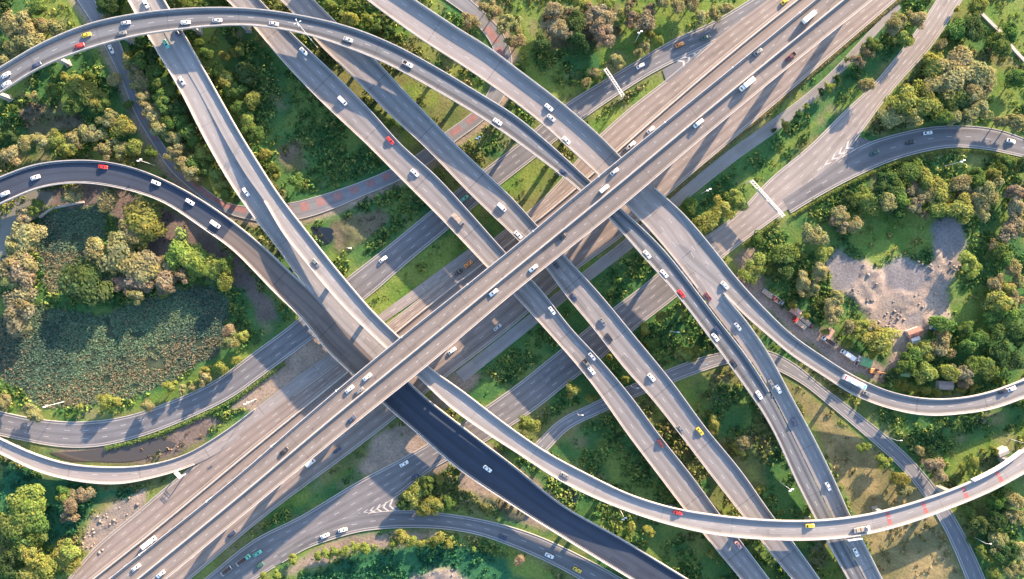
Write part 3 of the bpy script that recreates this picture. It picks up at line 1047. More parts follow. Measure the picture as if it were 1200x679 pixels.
at.attribute_name = 'Col'
tc = nt.nodes.new('ShaderNodeTexCoord')
n1 = nt.nodes.new('ShaderNodeTexNoise')
n1.inputs['Scale'].default_value = 0.9
n1.inputs['Detail'].default_value = 8
n1.inputs['Roughness'].default_value = 0.7
nt.links.new(tc.outputs['Object'], n1.inputs['Vector'])
mr = nt.nodes.new('ShaderNodeMapRange')
mr.inputs[1].default_value = 0.3
mr.inputs[2].default_value = 0.7
mr.inputs[3].default_value = 0.65
mr.inputs[4].default_value = 1.35
nt.links.new(n1.outputs['Fac'], mr.inputs[0])
vm = nt.nodes.new('ShaderNodeVectorMath')
vm.operation = 'SCALE'
nt.links.new(at.outputs['Color'], vm.inputs[0])
nt.links.new(mr.outputs[0], vm.inputs['Scale'])
nt.links.new(vm.outputs[0], b.inputs['Base Color'])
b.inputs['Roughness'].default_value = 0.95
b.inputs['Specular IOR Level'].default_value = 0.1
bp = nt.nodes.new('ShaderNodeBump')
bp.inputs['Strength'].default_value = 0.7
bp.inputs['Distance'].default_value = 0.35
nt.links.new(n1.outputs['Fac'], bp.inputs['Height'])
nt.links.new(bp.outputs[0], b.inputs['Normal'])
gro = obj('ground', mesh_np('ground', np.stack([GX, GY, GZ], -1).reshape(-1, 3), F, gm, col=GC.reshape(-1, 3), smooth=True))
tag(gro, kind='structure')


def ground_z(x, y):
    ix = np.clip(np.rint(np.asarray(x) - X0).astype(int) + 4, 0, nx - 1)
    iy = np.clip(np.rint(np.asarray(y) - Y0).astype(int) + 4, 0, ny - 1)
    return GZ[iy, ix]


# ---------------------------------------------------------------- water
def water(name, pts, rgb, z):
    m, nt, b = newmat(name)
    b.inputs['Base Color'].default_value = (*rgb, 1)
    b.inputs['Roughness'].default_value = 0.12
    n = nt.nodes.new('ShaderNodeTexNoise')
    n.inputs['Scale'].default_value = 0.8
    n.inputs['Detail'].default_value = 4
    tcn = nt.nodes.new('ShaderNodeTexCoord')
    nt.links.new(tcn.outputs['Object'], n.inputs['Vector'])
    bb = nt.nodes.new('ShaderNodeBump')
    bb.inputs['Strength'].default_value = 0.15
    bb.inputs['Distance'].default_value = 0.1
    nt.links.new(n.outputs['Fac'], bb.inputs['Height'])
    nt.links.new(bb.outputs[0], b.inputs['Normal'])
    D = catmull(pts + [pts[0]], 4.0)[:-1]
    V = [(*W(x, y), z) for x, y in D]
    cx, cy = np.mean([v[0] for v in V]), np.mean([v[1] for v in V])
    me = mesh_np(name, V + [(cx, cy, z)], [(len(V), (i + 1) % len(V), i) for i in range(len(V))], m)
    o = obj(name, me)
    tag(o, kind='structure')
    return o


water('pond_water', [(-40, 235), (0, 228), (45, 222), (62, 228), (52, 248), (34, 264), (22, 285), (10, 305), (-40, 310)], (0.17, 0.17, 0.145), 0.02)
water('canal_water', [(58, 531), (110, 527), (178, 514), (206, 520), (168, 538), (110, 541), (75, 539)], (0.06, 0.055, 0.05), 0.02)
water('pond_water', [(364, 266), (391, 271), (389, 283), (376, 288)], (0.012, 0.02, 0.03), 0.03)
water('pond_water', [(664, 571), (679, 577), (673, 590), (659, 583)], (0.012, 0.02, 0.03), 0.03)

# ---------------------------------------------------------------- undergrowth, reeds (too many to count)
PAL = {
    'mix': [(0.10, 0.14, 0.042), (0.19, 0.20, 0.07), (0.065, 0.105, 0.04), (0.22, 0.20, 0.095), (0.16, 0.19, 0.055)],
    'lime': [(0.16, 0.21, 0.05), (0.11, 0.17, 0.042), (0.22, 0.22, 0.07)],
    'green': [(0.06, 0.14, 0.042), (0.09, 0.175, 0.05), (0.17, 0.23, 0.06), (0.04, 0.09, 0.035), (0.20, 0.24, 0.07)],
    'teal': [(0.025, 0.10, 0.05), (0.04, 0.12, 0.05), (0.02, 0.075, 0.04)],
    'brown': [(0.14, 0.11, 0.075), (0.10, 0.085, 0.06), (0.09, 0.11, 0.04), (0.2, 0.15, 0.10)],
    'dry': [(0.22, 0.19, 0.08), (0.15, 0.15, 0.06), (0.25, 0.20, 0.11)],
}


def leaf_cloud(C, N_, size, colr, jit=0.5):
    """C (n,3) centres, N_ (n,3) normals -> quads with colour"""
    n = len(C)
    N_ = N_ + rng.normal(0, jit, (n, 3))
    N_ /= np.linalg.norm(N_, axis=1)[:, None] + 1e-9
    a = np.cross(N_, rng.normal(0, 1, (n, 3)))
    a /= np.linalg.norm(a, axis=1)[:, None] + 1e-9
    b = np.cross(N_, a)
    s = np.reshape(size, (-1, 1))
    asp = rng.uniform(0.5, 0.9, (n, 1))
    a, b = a * s, b * s * asp
    V = np.stack([C - a, C - b * 0.9, C + a, C + b * 0.9], 1).reshape(-1, 3)
    F = np.arange(4 * n).reshape(n, 4)
    return V, F, np.repeat(colr, 4, axis=0)


def bushes():
    iy, ix = np.meshgrid(np.arange(4, ny - 4), np.arange(4, nx - 4), indexing='ij')
    dens = np.array([COVER[c][2] for c in CN])[CLS[4:-4, 4:-4]]
    clump = fbm(GX[4:-4, 4:-4], GY[4:-4, 4:-4], 12, 201)
    dens = dens * np.clip((clump - 0.36) * 6, 0, 2.2)
    blockd = LOWDECK.copy()
    for ax in (0, 1):
        blockd = blockd | np.roll(blockd, 1, ax) | np.roll(blockd, -1, ax)
    dens[blockd[4:-4, 4:-4]] = 0
    inview = (np.abs(GX[4:-4, 4:-4]) < 262) & (np.abs(GY[4:-4, 4:-4]) < 156)
    dens[~inview] = 0
    pick = rng.random(dens.shape) < dens
    yy, xx = iy[pick], ix[pick]
    n = len(yy)
    bx, by = gx[xx] + rng.uniform(-.5, .5, n), gy[yy] + rng.uniform(-.5, .5, n)
    cls = CLS[yy, xx]
    rad = rng.gamma(3.0, 0.33, n).clip(0.4, 2.2)
    base = np.zeros((n, 3))
    for c in set(cls):
        m = cls == c
        P = np.array(PAL[COVER[CN[c]][3]])
        base[m] = P[rng.integers(0, len(P), m.sum())]
    base *= rng.uniform(0.75, 1.3, (n, 1))
    k = 12
    d = rng.normal(0, 1, (n, k, 3))
    d[..., 2] = np.abs(d[..., 2]) * 0.9
    d /= np.linalg.norm(d, axis=2)[..., None]
    gz = ground_z(bx, by)
    rr = rad[:, None, None] * rng.uniform(0.55, 1.0, (n, k, 1))
    C = np.stack([bx, by, gz], 1)[:, None, :] + d * rr * np.array([1, 1, 0.8])
    size = (rad[:, None] * rng.uniform(0.28, 0.5, (n, k))).clip(0.22, 0.75)
    colr = np.repeat(base[:, None, :], k, 1) * rng.uniform(0.8, 1.25, (n, k, 1))
    return leaf_cloud(C.reshape(-1, 3), d.reshape(-1, 3), size.ravel(), colr.reshape(-1, 3), 0.45)


V, F, Cc = bushes()
o = obj('undergrowth', mesh_np('undergrowth', V, F, M['bushes'], col=Cc))
tag(o, 'tangled low green and olive undergrowth filling the ground between roads', 'undergrowth', kind='stuff')
print('undergrowth quads', len(F))


def reeds():
    m = (CLS == CN.index('reed'))
    yy, xx = np.nonzero(m)
    per = 4
    yy, xx = np.repeat(yy, per), np.repeat(xx, per)
    n = len(yy)
    x, y = gx[xx] + rng.uniform(-.6, .6, n), gy[yy] + rng.uniform(-.6, .6, n)
    t = fbm(x, y, 24, 301, 3)
    t2 = fbm(x, y, 5, 311, 2)
    g = np.array([0.140, 0.215, 0.130])
    dk = np.array([0.085, 0.140, 0.105])
    br = np.array([0.25, 0.205, 0.125])
    px, py = x / PXM + 600, 339.5 - y / PXM
    wgt = np.clip((t - 0.45) * 5, 0, 1)
    # browner towards the near bank and the western edge of the large bed
    bank = np.clip(1 - np.abs((px * 0.42 + py) - 505) / 35, 0, 1) * (py > 395) + np.clip((40 - px) / 60, 0, 1) * (py > 350) + ((py > 295) & (py < 345) & (px > 50) & (px < 110)) * 0.8
    pb = np.clip(0.05 + 0.6 * bank + 0.35 * (t2 - 0.5), 0, 0.85)
    isb = rng.random(n) < pb
    colr = np.where(isb[:, None], br, g * wgt[:, None] + dk * (1 - wgt[:, None]))
    colr = colr * rng.uniform(0.6, 1.35, (n, 1))
    keep = (rng.random(n) < 0.95) & (fbm(x, y, 7, 321, 3) > 0.27)
    x, y, colr = x[keep], y[keep], colr[keep]
    n = len(x)
    k = 4
    ang = rng.uniform(0, 2 * math.pi, (n, k))
    lean = rng.uniform(0.5, 1.6, (n, k))
    hgt = rng.uniform(0.4, 0.9, (n, k))
    D = np.stack([np.cos(ang) * lean, np.sin(ang) * lean, np.ones((n, k))], -1)
    S = np.stack([-np.sin(ang), np.cos(ang), np.zeros((n, k))], -1) * rng.uniform(0.10, 0.22, (n, k, 1))
    B = np.stack([x, y, np.full(n, -0.45)], 1)[:, None, :]
    T = B + D * hgt[..., None]
    Md = B + D * hgt[..., None] * 0.55
    V = np.stack([B + 0 * S, Md - S, T, Md + S], 2).reshape(-1, 3)
    F = np.arange(len(V)).reshape(-1, 4)
    return V, F, np.repeat(np.repeat(colr, k, 0) * rng.uniform(0.75, 1.25, (n * k, 1)), 4, 0)


V, F, Cc = reeds()
o = obj('reed_bed', mesh_np('reed_bed', V, F, M['bushes'], col=Cc))
tag(o, 'dense dark green and brown reeds covering the pond inside the left loop', 'reeds', kind='stuff')
print('reed quads', len(F))


def stones():
    m = (CLS == CN.index('rubble'))
    yy, xx = np.nonzero(m)
    pick = rng.random(len(yy)) < 0.10 + 0.5 * (fbm(gx[xx], gy[yy], 9, 777) > 0.58)
    yy, xx = yy[pick], xx[pick]
    n = len(yy)
    x, y = gx[xx] + rng.uniform(-.5, .5, n), gy[yy] + rng.uniform(-.5, .5, n)
    z = ground_z(x, y)
    s = rng.gamma(1.5, 0.16, n).clip(0.1, 0.9)
    base = np.array([(-1, -1, -.6), (1, -1, -.6), (1, 1, -.6), (-1, 1, -.6), (-.6, -.7, .6), (.7, -.6, .5), (.6, .7, .7), (-.7, .6, .55)], float)
    V = base[None] * rng.uniform(0.6, 1.2, (n, 8, 3)) * s[:, None, None]
    a = rng.uniform(0, 6.28, n)
    ca, sa = np.cos(a)[:, None], np.sin(a)[:, None]
    V = np.stack([V[..., 0] * ca - V[..., 1] * sa, V[..., 0] * sa + V[..., 1] * ca, V[..., 2]], -1)
    V += np.stack([x, y, z + s * 0.3], 1)[:, None, :]
    q = np.array([(4, 5, 6, 7), (0, 1, 5, 4), (1, 2, 6, 5), (2, 3, 7, 6), (3, 0, 4, 7)])
    F = (q[None] + (np.arange(n) * 8)[:, None, None]).reshape(-1, 4)
    c = np.array([(0.30, 0.245, 0.20), (0.24, 0.21, 0.19), (0.17, 0.15, 0.13), (0.34, 0.26, 0.20)])[rng.integers(0, 4, n)] * rng.uniform(0.7, 1.2, (n, 1))
    return V.reshape(-1, 3), F, np.repeat(c, 8, 0)


sm, nt, b = newmat('broken_stone')
at = nt.nodes.new('ShaderNodeAttribute')
at.attribute_name = 'Col'
nt.links.new(at.outputs['Color'], b.inputs['Base Color'])
b.inputs['Roughness'].default_value = 0.9
V, F, Cc = stones()
o = obj('rubble', mesh_np('rubble', V, F, sm, col=Cc))
tag(o, 'loose pinkish grey rubble and stones strewn over the cleared ground', 'rubble', kind='stuff')

# ---------------------------------------------------------------- hedges


def hedge(key, side, sel, off, width, height, pal, label):
    r = RIB[key]
    px = r.Lp if side == 'L' else r.Rp
    ok = np.nonzero([sel(x, y) for x, y in px])[0]
    q0, q1 = r.s[ok[0]], r.s[ok[-1]]
    n = int((q1 - q0) * width * 26)
    q = rng.uniform(q0, q1, n)
    f, sg = (0.0, -1) if side == 'L' else (1.0, 1)
    u = rng.uniform(-1, 1, n)
    P = r.at(q, f)
    i = np.clip(np.searchsorted(r.s, q), 0, r.n - 1)
    lump = 0.75 + 0.5 * vnoise(q, q * 0, 2.3, 5)
    P[:, :2] += r.X[i] * (sg * (off + width / 2 + u * width / 2 * lump))[:, None]
    hz = height * lump * np.sqrt(1 - 0.8 * u ** 2) * rng.uniform(0.45, 1.0, n)
    P[:, 2] = hz - 0.1
    N_ = np.c_[r.X[i] * (sg * u)[:, None], np.full(n, 0.7)]
    col = np.array(PAL[pal])[rng.integers(0, len(PAL[pal]), n)] * rng.uniform(0.75, 1.3, (n, 1))
    V, F, Cc = leaf_cloud(P, N_, rng.uniform(0.16, 0.34, n), col, 0.5)
    o = obj('hedge', mesh_np('hedge', V, F, M['bushes'], col=Cc))
    tag(o, label, 'hedge')


hedge('L', 'R', lambda x, y: x > 925, 0.9, 2.0, 1.4, 'lime', 'yellow-green hedge along the inner edge of the right loop road')
hedge('K', 'R', lambda x, y: 868 < x < 915, 0.9, 2.2, 1.4, 'lime', 'short yellow-green hedge below the gantry over the ground road')
hedge('R', 'R', lambda x, y: x > 782, 0.6, 1.5, 1.0, 'dry', 'thin yellowish hedge between the frontage road and service track')
hedge('I', 'R', lambda x, y: 118 < x < 335, 0.7, 2.2, 1.3, 'green', 'green hedge along the outer edge of the left loop road')

# low walls


def low_wall(name, pts, w, h, label, mat):
    D = catmull(pts, 3.0)
    P = np.array([W(x, y) for x, y in D])
    T = np.gradient(P, axis=0)
    T /= np.linalg.norm(T, axis=1)[:, None]
    X = np.c_[T[:, 1], -T[:, 0]] * w / 2
    V, F = [], []
    for p, x in zip(P, X):
        V += [(*(p - x), -.5), (*(p - x), h), (*(p + x), h), (*(p + x), -.5)]
    for i in range(len(P) - 1):
        for j in range(3):
            F.append((i * 4 + j, i * 4 + j + 1, i * 4 + j + 5, i * 4 + j + 4))
    F += [(0, 1, 2, 3), tuple(range(len(V) - 1, len(V) - 5, -1))]
    o = obj(name, mesh_np(name, V, F, mat))
    tag(o, label, 'wall')


low_wall('retaining_wall', [(29, 267), (36, 258), (46, 251)], 0.9, 0.9, 'short pale concrete wall at the west bank of the pond', M['concrete'])
low_wall('retaining_wall', [(47, 255), (60, 246), (78, 241), (99, 237)], 0.9, 0.9, 'curved pale concrete wall at the north bank of the pond', M['concrete'])
low_wall('drain_wall', [(1147, 14), (1160, 27), (1175, 42), (1187, 58), (1200, 72)], 1.4, 0.7, 'grey concrete channel wall crossing the field at upper right', M['concrete'])

# ---------------------------------------------------------------- trees


def crown_mesh(seed, nclump, flat, spread):
    r = np.random.default_rng(seed)
    Vs, Fs, Cs, b = [], [], [], 0
    cents = []
    for i in range(nclump):
        d = r.normal(0, 1, 3)
        d[2] = abs(d[2]) * 0.9 - 0.25
        d /= np.linalg.norm(d)
        lob = 0.80 + 0.30 * math.sin((2 + seed % 2) * math.atan2(d[1], d[0]) + seed) + 0.12 * math.sin(5 * math.atan2(d[1], d[0]) + 2 * seed)
        c = d * r.uniform(0.35, 0.78) * np.array([spread * lob, spread * lob, flat])
        cents.append(c)
        cr = r.uniform(0.20, 0.36)
        n = int(70 + 190 * cr)
        dd = r.normal(0, 1, (n, 3))
        dd[:, 2] = np.abs(dd[:, 2]) * 1.0 - 0.25
        dd /= np.linalg.norm(dd, axis=1)[:, None]
        P = c + dd * cr * r.uniform(0.6, 1.05, (n, 1))
        N_ = dd * 0.7 + d * 0.4
        N_ = N_ + r.normal(0, 0.45, (n, 3))
        N_ /= np.linalg.norm(N_, axis=1)[:, None]
        a = np.cross(N_, r.normal(0, 1, (n, 3)))
        a /= np.linalg.norm(a, axis=1)[:, None]
        bb = np.cross(N_, a)
        s = r.uniform(0.042, 0.092, (n, 1))
        V = np.stack([P - a * s, P - bb * s * 0.65, P + a * s, P + bb * s * 0.65], 1).reshape(-1, 3)
        tone = r.uniform(0.84, 1.16) * r.uniform(0.85, 1.15, (n, 1)) * np.array([1, 1, 1.0])
        tint = np.array([r.uniform(0.9, 1.12), 1.0, r.uniform(0.85, 1.1)])
        Vs.append(V)
        Fs.append(np.arange(4 * n).reshape(n, 4) + b)
        Cs.append(np.repeat(tone * tint, 4, 0))
        b += 4 * n
    return mesh_np('crown', np.vstack(Vs), np.vstack(Fs), LEAFM['g'], col=np.vstack(Cs)), cents


def trunk_mesh(cents, base):
    mb = MB()
    mb.tube((0, 0, -0.15), (0.02, 0.01, base), 0.075, 0.055, 8)
    r = random.Random(len(cents))
    for c in r.sample(cents, 7):
        mid = (c[0] * 0.4, c[1] * 0.4, base + max(0.05, (c[2] + 1.15 - base) * 0.6))
        mb.tube((0.02, 0.01, base - 0.03), mid, 0.045, 0.03, 6)
        mb.tube(mid, (c[0], c[1], c[2] + 1.12), 0.03, 0.012, 5)
    return mb.mesh('trunk', M['bark'])


CROWNS = []
for sd, (nc, fl, sp) in enumerate([(40, 0.80, 1.0), (34, 0.72, 1.02), (46, 0.85, 0.98), (30, 0.65, 1.05), (42, 0.95, 0.92), (36, 0.75, 1.0), (50, 0.8, 1.0), (28, 0.7, 1.0)]):
    me, ce = crown_mesh(100 + sd, nc, fl, sp)
    CROWNS.append((me, trunk_mesh(ce, 0.62)))

ORD = ['', 'first', 'second', 'third', 'fourth', 'fifth', 'sixth', 'seventh', 'eighth', 'ninth', 'tenth', 'eleventh', 'twelfth', 'thirteenth',
       'fourteenth', 'fifteenth', 'sixteenth', 'seventeenth', 'eighteenth', 'nineteenth', 'twentieth']
TENS = {20: 'twenty', 30: 'thirty', 40: 'forty', 50: 'fifty', 60: 'sixty'}


def ordinal(n):
    if n <= 20:
        return ORD[n]
    t, u = n // 10 * 10, n % 10
    return (TENS[t][:-1] + 'ieth') if u == 0 else TENS[t] + '-' + ORD[u]


TCOL = {'o': 'olive tan', 'y': 'yellow-green', 'g': 'mid green', 'd': 'dark green', 'p': 'dry pinkish tan', 'b': 'bright lime green'}
c1, c2, c3, c4 = (0, 0), (300, 0), (600, 0), (900, 0)
c5, c6, c7, c8 = (0, 170), (300, 170), (600, 170), (900, 170)
d1, d2, d3, d4 = (0, 340), (300, 340), (600, 340), (900, 340)
e1, e2, e3, e4 = (0, 509), (300, 509), (600, 509), (900, 509)
# cluster phrase -> list of (zoom origin, "x y radius type" in four-times-enlarged photo pixels)
TREES = [
    ('in the top left corner wood', [
        (c1, '30 110 60 o,110 140 65 o,60 210 60 o,150 210 55 o,200 120 45 o,270 140 45 o,15 290 45 o,120 85 40 o,180 40 40 g,20 30 35 d')]),
    ('between curved flyover and dark flyover', [
        (c1, '110 410 55 o,210 385 45 y,290 355 45 y,335 395 50 y,400 430 65 y,460 485 45 g,350 480 45 g,420 360 28 g,250 425 40 g,535 375 36 o,590 485 40 g,500 560 55 o,575 595 55 y,420 625 50 o,340 655 45 o,265 655 50 y,190 660 50 o,120 675 40 o,30 480 45 g,40 620 40 d'),
        (c5, '60 50 45 o,320 25 42 y,490 20 45 o,560 15 45 o,625 15 40 y,700 35 42 g')]),
    ('beside the narrow street at upper left', [
        (c1, '620 205 40 g,670 210 45 d,715 265 45 d,660 285 40 g,725 335 45 g,608 300 35 o,640 360 48 o,682 392 40 o,740 395 45 g,790 425 45 g,760 475 45 g,670 455 36 o,695 505 40 o,722 550 40 o,745 600 40 o,795 580 42 g,832 505 45 d,850 575 40 g,885 625 45 g,805 640 40 o,905 665 40 g,600 260 28 y'),
        (c5, '820 40 40 o,850 92 45 o,892 130 40 o,922 152 32 o,940 40 48 y,910 90 38 g,962 112 45 g,1000 142 42 y,1042 185 42 y,1062 235 34 g')]),
    ('at the top left of the pale flyover', [
        (c1, '485 22 35 d,535 35 40 d,590 45 34 y,500 92 24 o')]),
    ('between pale flyover and left straight flyover', [
        (c1, '900 18 42 y,850 12 32 g,960 18 38 g,1010 15 28 g,920 170 55 g,985 182 48 y,950 242 50 g,1080 182 48 d,1050 262 28 y,1092 246 26 y,1122 232 30 y,1020 332 50 g,1062 372 45 y,1008 385 40 y,1092 422 48 g,1150 342 48 d,1120 502 45 g,1152 562 40 y,1182 472 40 y,1122 602 35 y,1190 622 40 g'),
        (c6, '40 40 40 y,80 110 38 g,190 170 40 g,60 160 34 y')]),
    ('at the top between the middle flyovers', [
        (c2, '350 30 30 y,415 72 40 y,442 102 44 y,490 22 45 d,430 14 34 g,530 90 33 y,590 102 40 d,622 152 34 d,562 142 26 d')]),
    ('beside the red street at top middle', [
        (c2, '1000 102 46 o,1072 30 45 o,1112 52 36 o,1160 112 40 o,1190 192 34 o')]),
    ('in the meadow at top middle', [
        (c3, '22 192 45 o,22 132 34 o,200 52 42 p,190 122 45 p,242 152 42 p,142 202 48 d,300 102 58 d,380 62 58 p,432 82 58 p,422 152 58 p,300 182 48 d,352 222 40 d,332 10 42 y,442 22 40 y,552 18 30 o,622 102 48 p,642 62 40 p,562 82 40 p,590 245 28 o,626 216 32 o,690 190 26 y,642 162 24 y,460 312 30 o,492 290 30 o,390 342 32 o,350 388 28 o,402 362 26 y,782 18 45 o,842 12 44 o,702 12 40 o,952 62 48 o,1000 42 34 o,890 82 34 o')]),
    ('between service track and ground road', [
        (c4, '600 112 48 o,702 92 45 o,642 172 44 y,682 190 34 y,580 132 30 g,492 210 40 g,462 242 34 o,422 285 30 p,382 270 34 g,342 352 45 d,290 405 30 y,262 422 40 d,456 400 38 o,190 490 36 y,142 512 40 d,86 585 36 y,42 602 38 d'),
        (c7, '830 288 56 g,920 362 60 y,985 302 56 y,1060 256 50 y')]),
    ('in the wood at upper right', [
        (c4, '922 122 62 g,862 152 52 g,972 132 54 d,822 202 44 o,822 292 78 y,932 272 74 o,1002 332 68 o,902 342 68 o,832 382 66 o,702 432 82 y,652 482 68 y,762 482 58 y,862 452 54 g,932 462 58 d,1002 502 58 o,982 422 54 o,952 542 48 o,882 542 44 o,602 542 50 o,682 542 44 o,822 552 38 g,1112 562 48 o,1162 572 40 o,1180 362 40 g,1132 152 30 g,1102 202 44 g,905 32 30 y,992 22 42 y')]),
    ('in the grove inside the right loop', [
        (c8, '550 190 52 d,612 190 54 g,690 122 48 g,742 162 40 y,676 206 38 p,722 222 34 o,752 232 34 o,562 262 44 o,622 252 44 g,480 262 50 y,422 272 30 d,382 252 34 d,602 312 34 d,690 276 30 p,720 322 20 o,822 222 50 y,822 292 48 y,912 292 54 y,902 182 40 o,922 222 38 o,980 162 44 g,1042 212 50 o,992 252 48 o,1062 142 34 y,1002 302 38 o')]),
    ('west of the rubble ground', [
        (c8, '340 332 44 o,352 382 38 p,412 372 44 o,308 352 30 p,216 426 54 o,256 512 40 y,240 592 40 o,92 512 74 g,132 502 48 y,72 582 52 d,12 582 25 y,172 652 48 o,212 672 34 o'),
        (c7, '1142 582 68 y,1150 442 46 g'),
        (d4, '310 92 50 o,322 32 32 o,250 62 24 d,116 70 22 y,382 172 40 o,422 182 44 y,492 182 48 o,540 232 72 y,490 300 20 y,372 250 28 y,182 122 18 y,270 195 18 y')]),
    ('in the wood at the right edge', [
        (c8, '960 560 58 b,1170 222 48 p,1160 292 44 p,1150 392 58 p,1190 402 40 o,1050 470 28 o,1072 482 34 g,1150 572 48 o,1120 542 40 g,1170 642 40 o,1070 652 44 o,1112 672 34 y,1130 92 38 g,1090 112 34 g,1180 100 38 d'),
        (d4, '800 152 52 g,920 176 36 g,820 262 62 o,726 282 50 y,682 302 44 g,642 352 48 g,742 386 56 y,846 382 50 y,590 402 44 d,562 440 36 d,920 392 48 p,952 352 44 g,1032 362 58 g,912 432 34 p,972 458 32 y,1090 440 30 g,1102 62 62 y,1150 32 52 o,1062 132 52 g,1142 132 58 g,1170 212 54 d,1072 202 44 g,982 232 48 g,932 262 40 g,1102 302 58 d,1162 332 48 d')]),
    ('in the grove beside the left pond', [
        (c5, '330 236 40 o,465 252 74 o,640 352 78 y,590 402 68 o,560 442 58 o,520 522 78 o,450 482 44 o,640 582 72 o,690 542 48 p,622 642 58 p,760 582 48 o,770 642 44 p,830 502 72 b,900 542 58 b,970 572 44 b,850 612 30 p,1050 642 40 b,1020 572 34 y,540 642 44 p,1060 562 34 g,440 602 34 p'),
        (d1, '640 22 40 o,770 10 24 y')]),
    ('on the west bank of the left pond', [
        (c5, '110 342 34 p,90 432 68 o,50 482 48 o,60 562 58 o,92 602 58 p,40 622 48 o,360 642 92 d,170 292 28 g'),
        (d1, '40 92 78 p,110 62 38 o')]),
    ('along the left loop road bank', [
        (d1, '1070 192 34 p,1080 242 44 o,1130 222 30 y,1036 362 34 y,1106 332 34 y,970 372 24 y,960 412 34 o,900 456 20 o,800 452 30 y,850 466 24 o,680 545 50 o,490 520 42 y,540 526 24 y,370 546 18 y,150 576 46 o,22 526 34 o')]),
    ('in the bottom left corner wood', [
        (e1, '90 342 92 b,60 432 78 y,122 422 68 g,80 502 74 g,142 502 58 g,50 572 54 d,132 572 58 y,30 642 48 d,200 642 68 y,290 592 62 y,332 552 44 y,132 652 48 y,302 302 40 y,372 292 44 p,340 332 38 p,322 382 40 p,300 270 30 g')]),
    ('on the bottom middle traffic island', [
        (e2, '760 262 44 y,735 296 44 y,802 232 38 g,842 332 50 y,790 352 44 y,860 215 24 y,900 322 38 g,690 326 28 d,940 176 20 g')]),
    ('in the row below the slip road', [
        (e2, '170 590 36 y,290 572 24 b,330 562 24 b,372 552 28 b,420 542 28 b,462 532 28 b,510 532 28 b,680 482 38 y,642 512 28 y,722 502 30 y,770 512 20 y,850 492 32 y,820 512 20 y,900 512 22 y,1020 540 12 b,32 664 24 b,100 656 22 b'),
        (e3, '30 590 30 p')]),
    ('beside the street at the lower right', [
        (e4, '445 62 30 b,545 132 38 b,622 212 40 y,642 262 48 o,692 280 32 o,780 142 40 p,800 192 34 p,700 76 24 o,642 36 20 y,980 150 34 y,920 156 24 y,1070 92 22 y')]),
    ('in the bottom right corner wood', [
        (e4, '1060 320 44 g,1150 312 44 o,942 352 48 g,1012 422 48 d,1090 402 54 d,1150 382 44 o,1080 502 48 o,1120 562 48 d,1180 542 44 o,1050 652 34 y,1160 642 44 o,1000 552 40 g,1080 576 40 y,962 502 30 g')]),
    ('among the flyovers right of the centre', [
        (d3, '280 466 38 y,370 506 24 y,80 632 58 y,620 182 30 y,700 122 28 y,650 252 38 g,820 302 42 y,860 292 34 y,930 276 28 y,790 302 28 o,946 632 48 y,1030 402 36 o,456 312 18 y,510 432 20 y'),
        (e3, '1080 42 40 o,1060 72 30 y,1160 262 30 y,560 432 26 y,640 452 26 y,510 452 20 b,932 562 26 y')]),
    ('behind the ramp hedge at right', [
        (d4, '600 432 20 y,640 446 22 y,690 460 22 y,740 470 22 y,790 477 22 y,850 482 22 y,900 482 20 y')]),
]


def clear_of_roads(x, y):
    """distance from the nearest deck or ground road edge"""
    best = 99.0
    for k, r in RIB.items():
        i, f, a = r.locate(np.array([[x, y]]))
        i = i[0]
        if a[0] > 6:
            continue
        d = abs(f[0] - 0.5) * r.w[i] - r.w[i] / 2
        if k in GROUND:
            d += 1.2 if r.w[i] > 7 else 2.0
        best = min(best, d)
    return best


ntree = 0
TREEPOS = []
for phrase, groups in TREES:
    L = []
    for (ox, oy), txt in groups:
        for it in txt.split(','):
            x, y, rr, ty = it.split()
            L.append((ox + float(x) / 3.993, oy + float(y) / 3.993, float(rr) / 3.993 * PXM * 1.16, ty))
    big = 1.22 if 'upper right' in phrase or 'left pond' in phrase or 'right loop' in phrase else 1.0
    L = [(a, b_, c * big, d) for a, b_, c, d in L]
    L.sort()
    out = []
    for px, py, rr, ty in L:
        x, y = W(px, py, rr * 1.1)
        d = clear_of_roads(x, y)
        if d < 0.7:                      # slide it off the road, away from the nearest edge
            best = None
            for rad in (2, 3.5, 5, 7):
                for a in range(0, 360, 30):
                    xx, yy = x + rad * math.cos(math.radians(a)), y + rad * math.sin(math.radians(a))
                    dd = clear_of_roads(xx, yy)
                    if dd > 1.2 and (best is None or dd > best[0]):
                        best = (dd, xx, yy)
                if best:
                    break
            if not best:
                continue
            d, x, y = best
        rr = min(rr, max(1.0, d + 0.5))
        out.append((x, y, rr, ty))
    for n, (x, y, rr, ty) in enumerate(out):
        small = rr < 3.3
        kind = 'shrub' if small else 'tree'
        root = empty(kind if small else ('dry_tree' if ty == 'p' else 'broadleaf_tree'), (x, y, float(ground_z(x, y)) - 0.05), random.uniform(0, 6.28))
        size = '' if small else ('tall' if rr > 5.5 else '')
        lab = f'{size} {TCOL[ty]} {kind}, {ordinal(n + 1)} from left {phrase}'.strip()
        tag(root, lab, kind, phrase.replace('in the ', 'trees of the ', 1) if phrase.startswith('in the') else 'trees ' + phrase)
        cm, tm = random.choice(CROWNS)
        zs = random.uniform(0.85, 1.15) * min(1.0, (4.2 / rr) ** 0.75)
        t = obj('trunk', tm, root)
        t.scale = (rr, rr, rr * zs)
        c = obj('crown', cm, root)
        c.scale = (rr * random.uniform(0.86, 1.18), rr * random.uniform(0.86, 1.18), rr * zs)
        c.location = (0, 0, 1.12 * rr * zs)
        c.material_slots[0].link = 'OBJECT'
        c.material_slots[0].material = LEAFM[ty]
        TREEPOS.append((x, y, rr))
        ntree += 1
print('trees', ntree)

# ---------------------------------------------------------------- vehicles


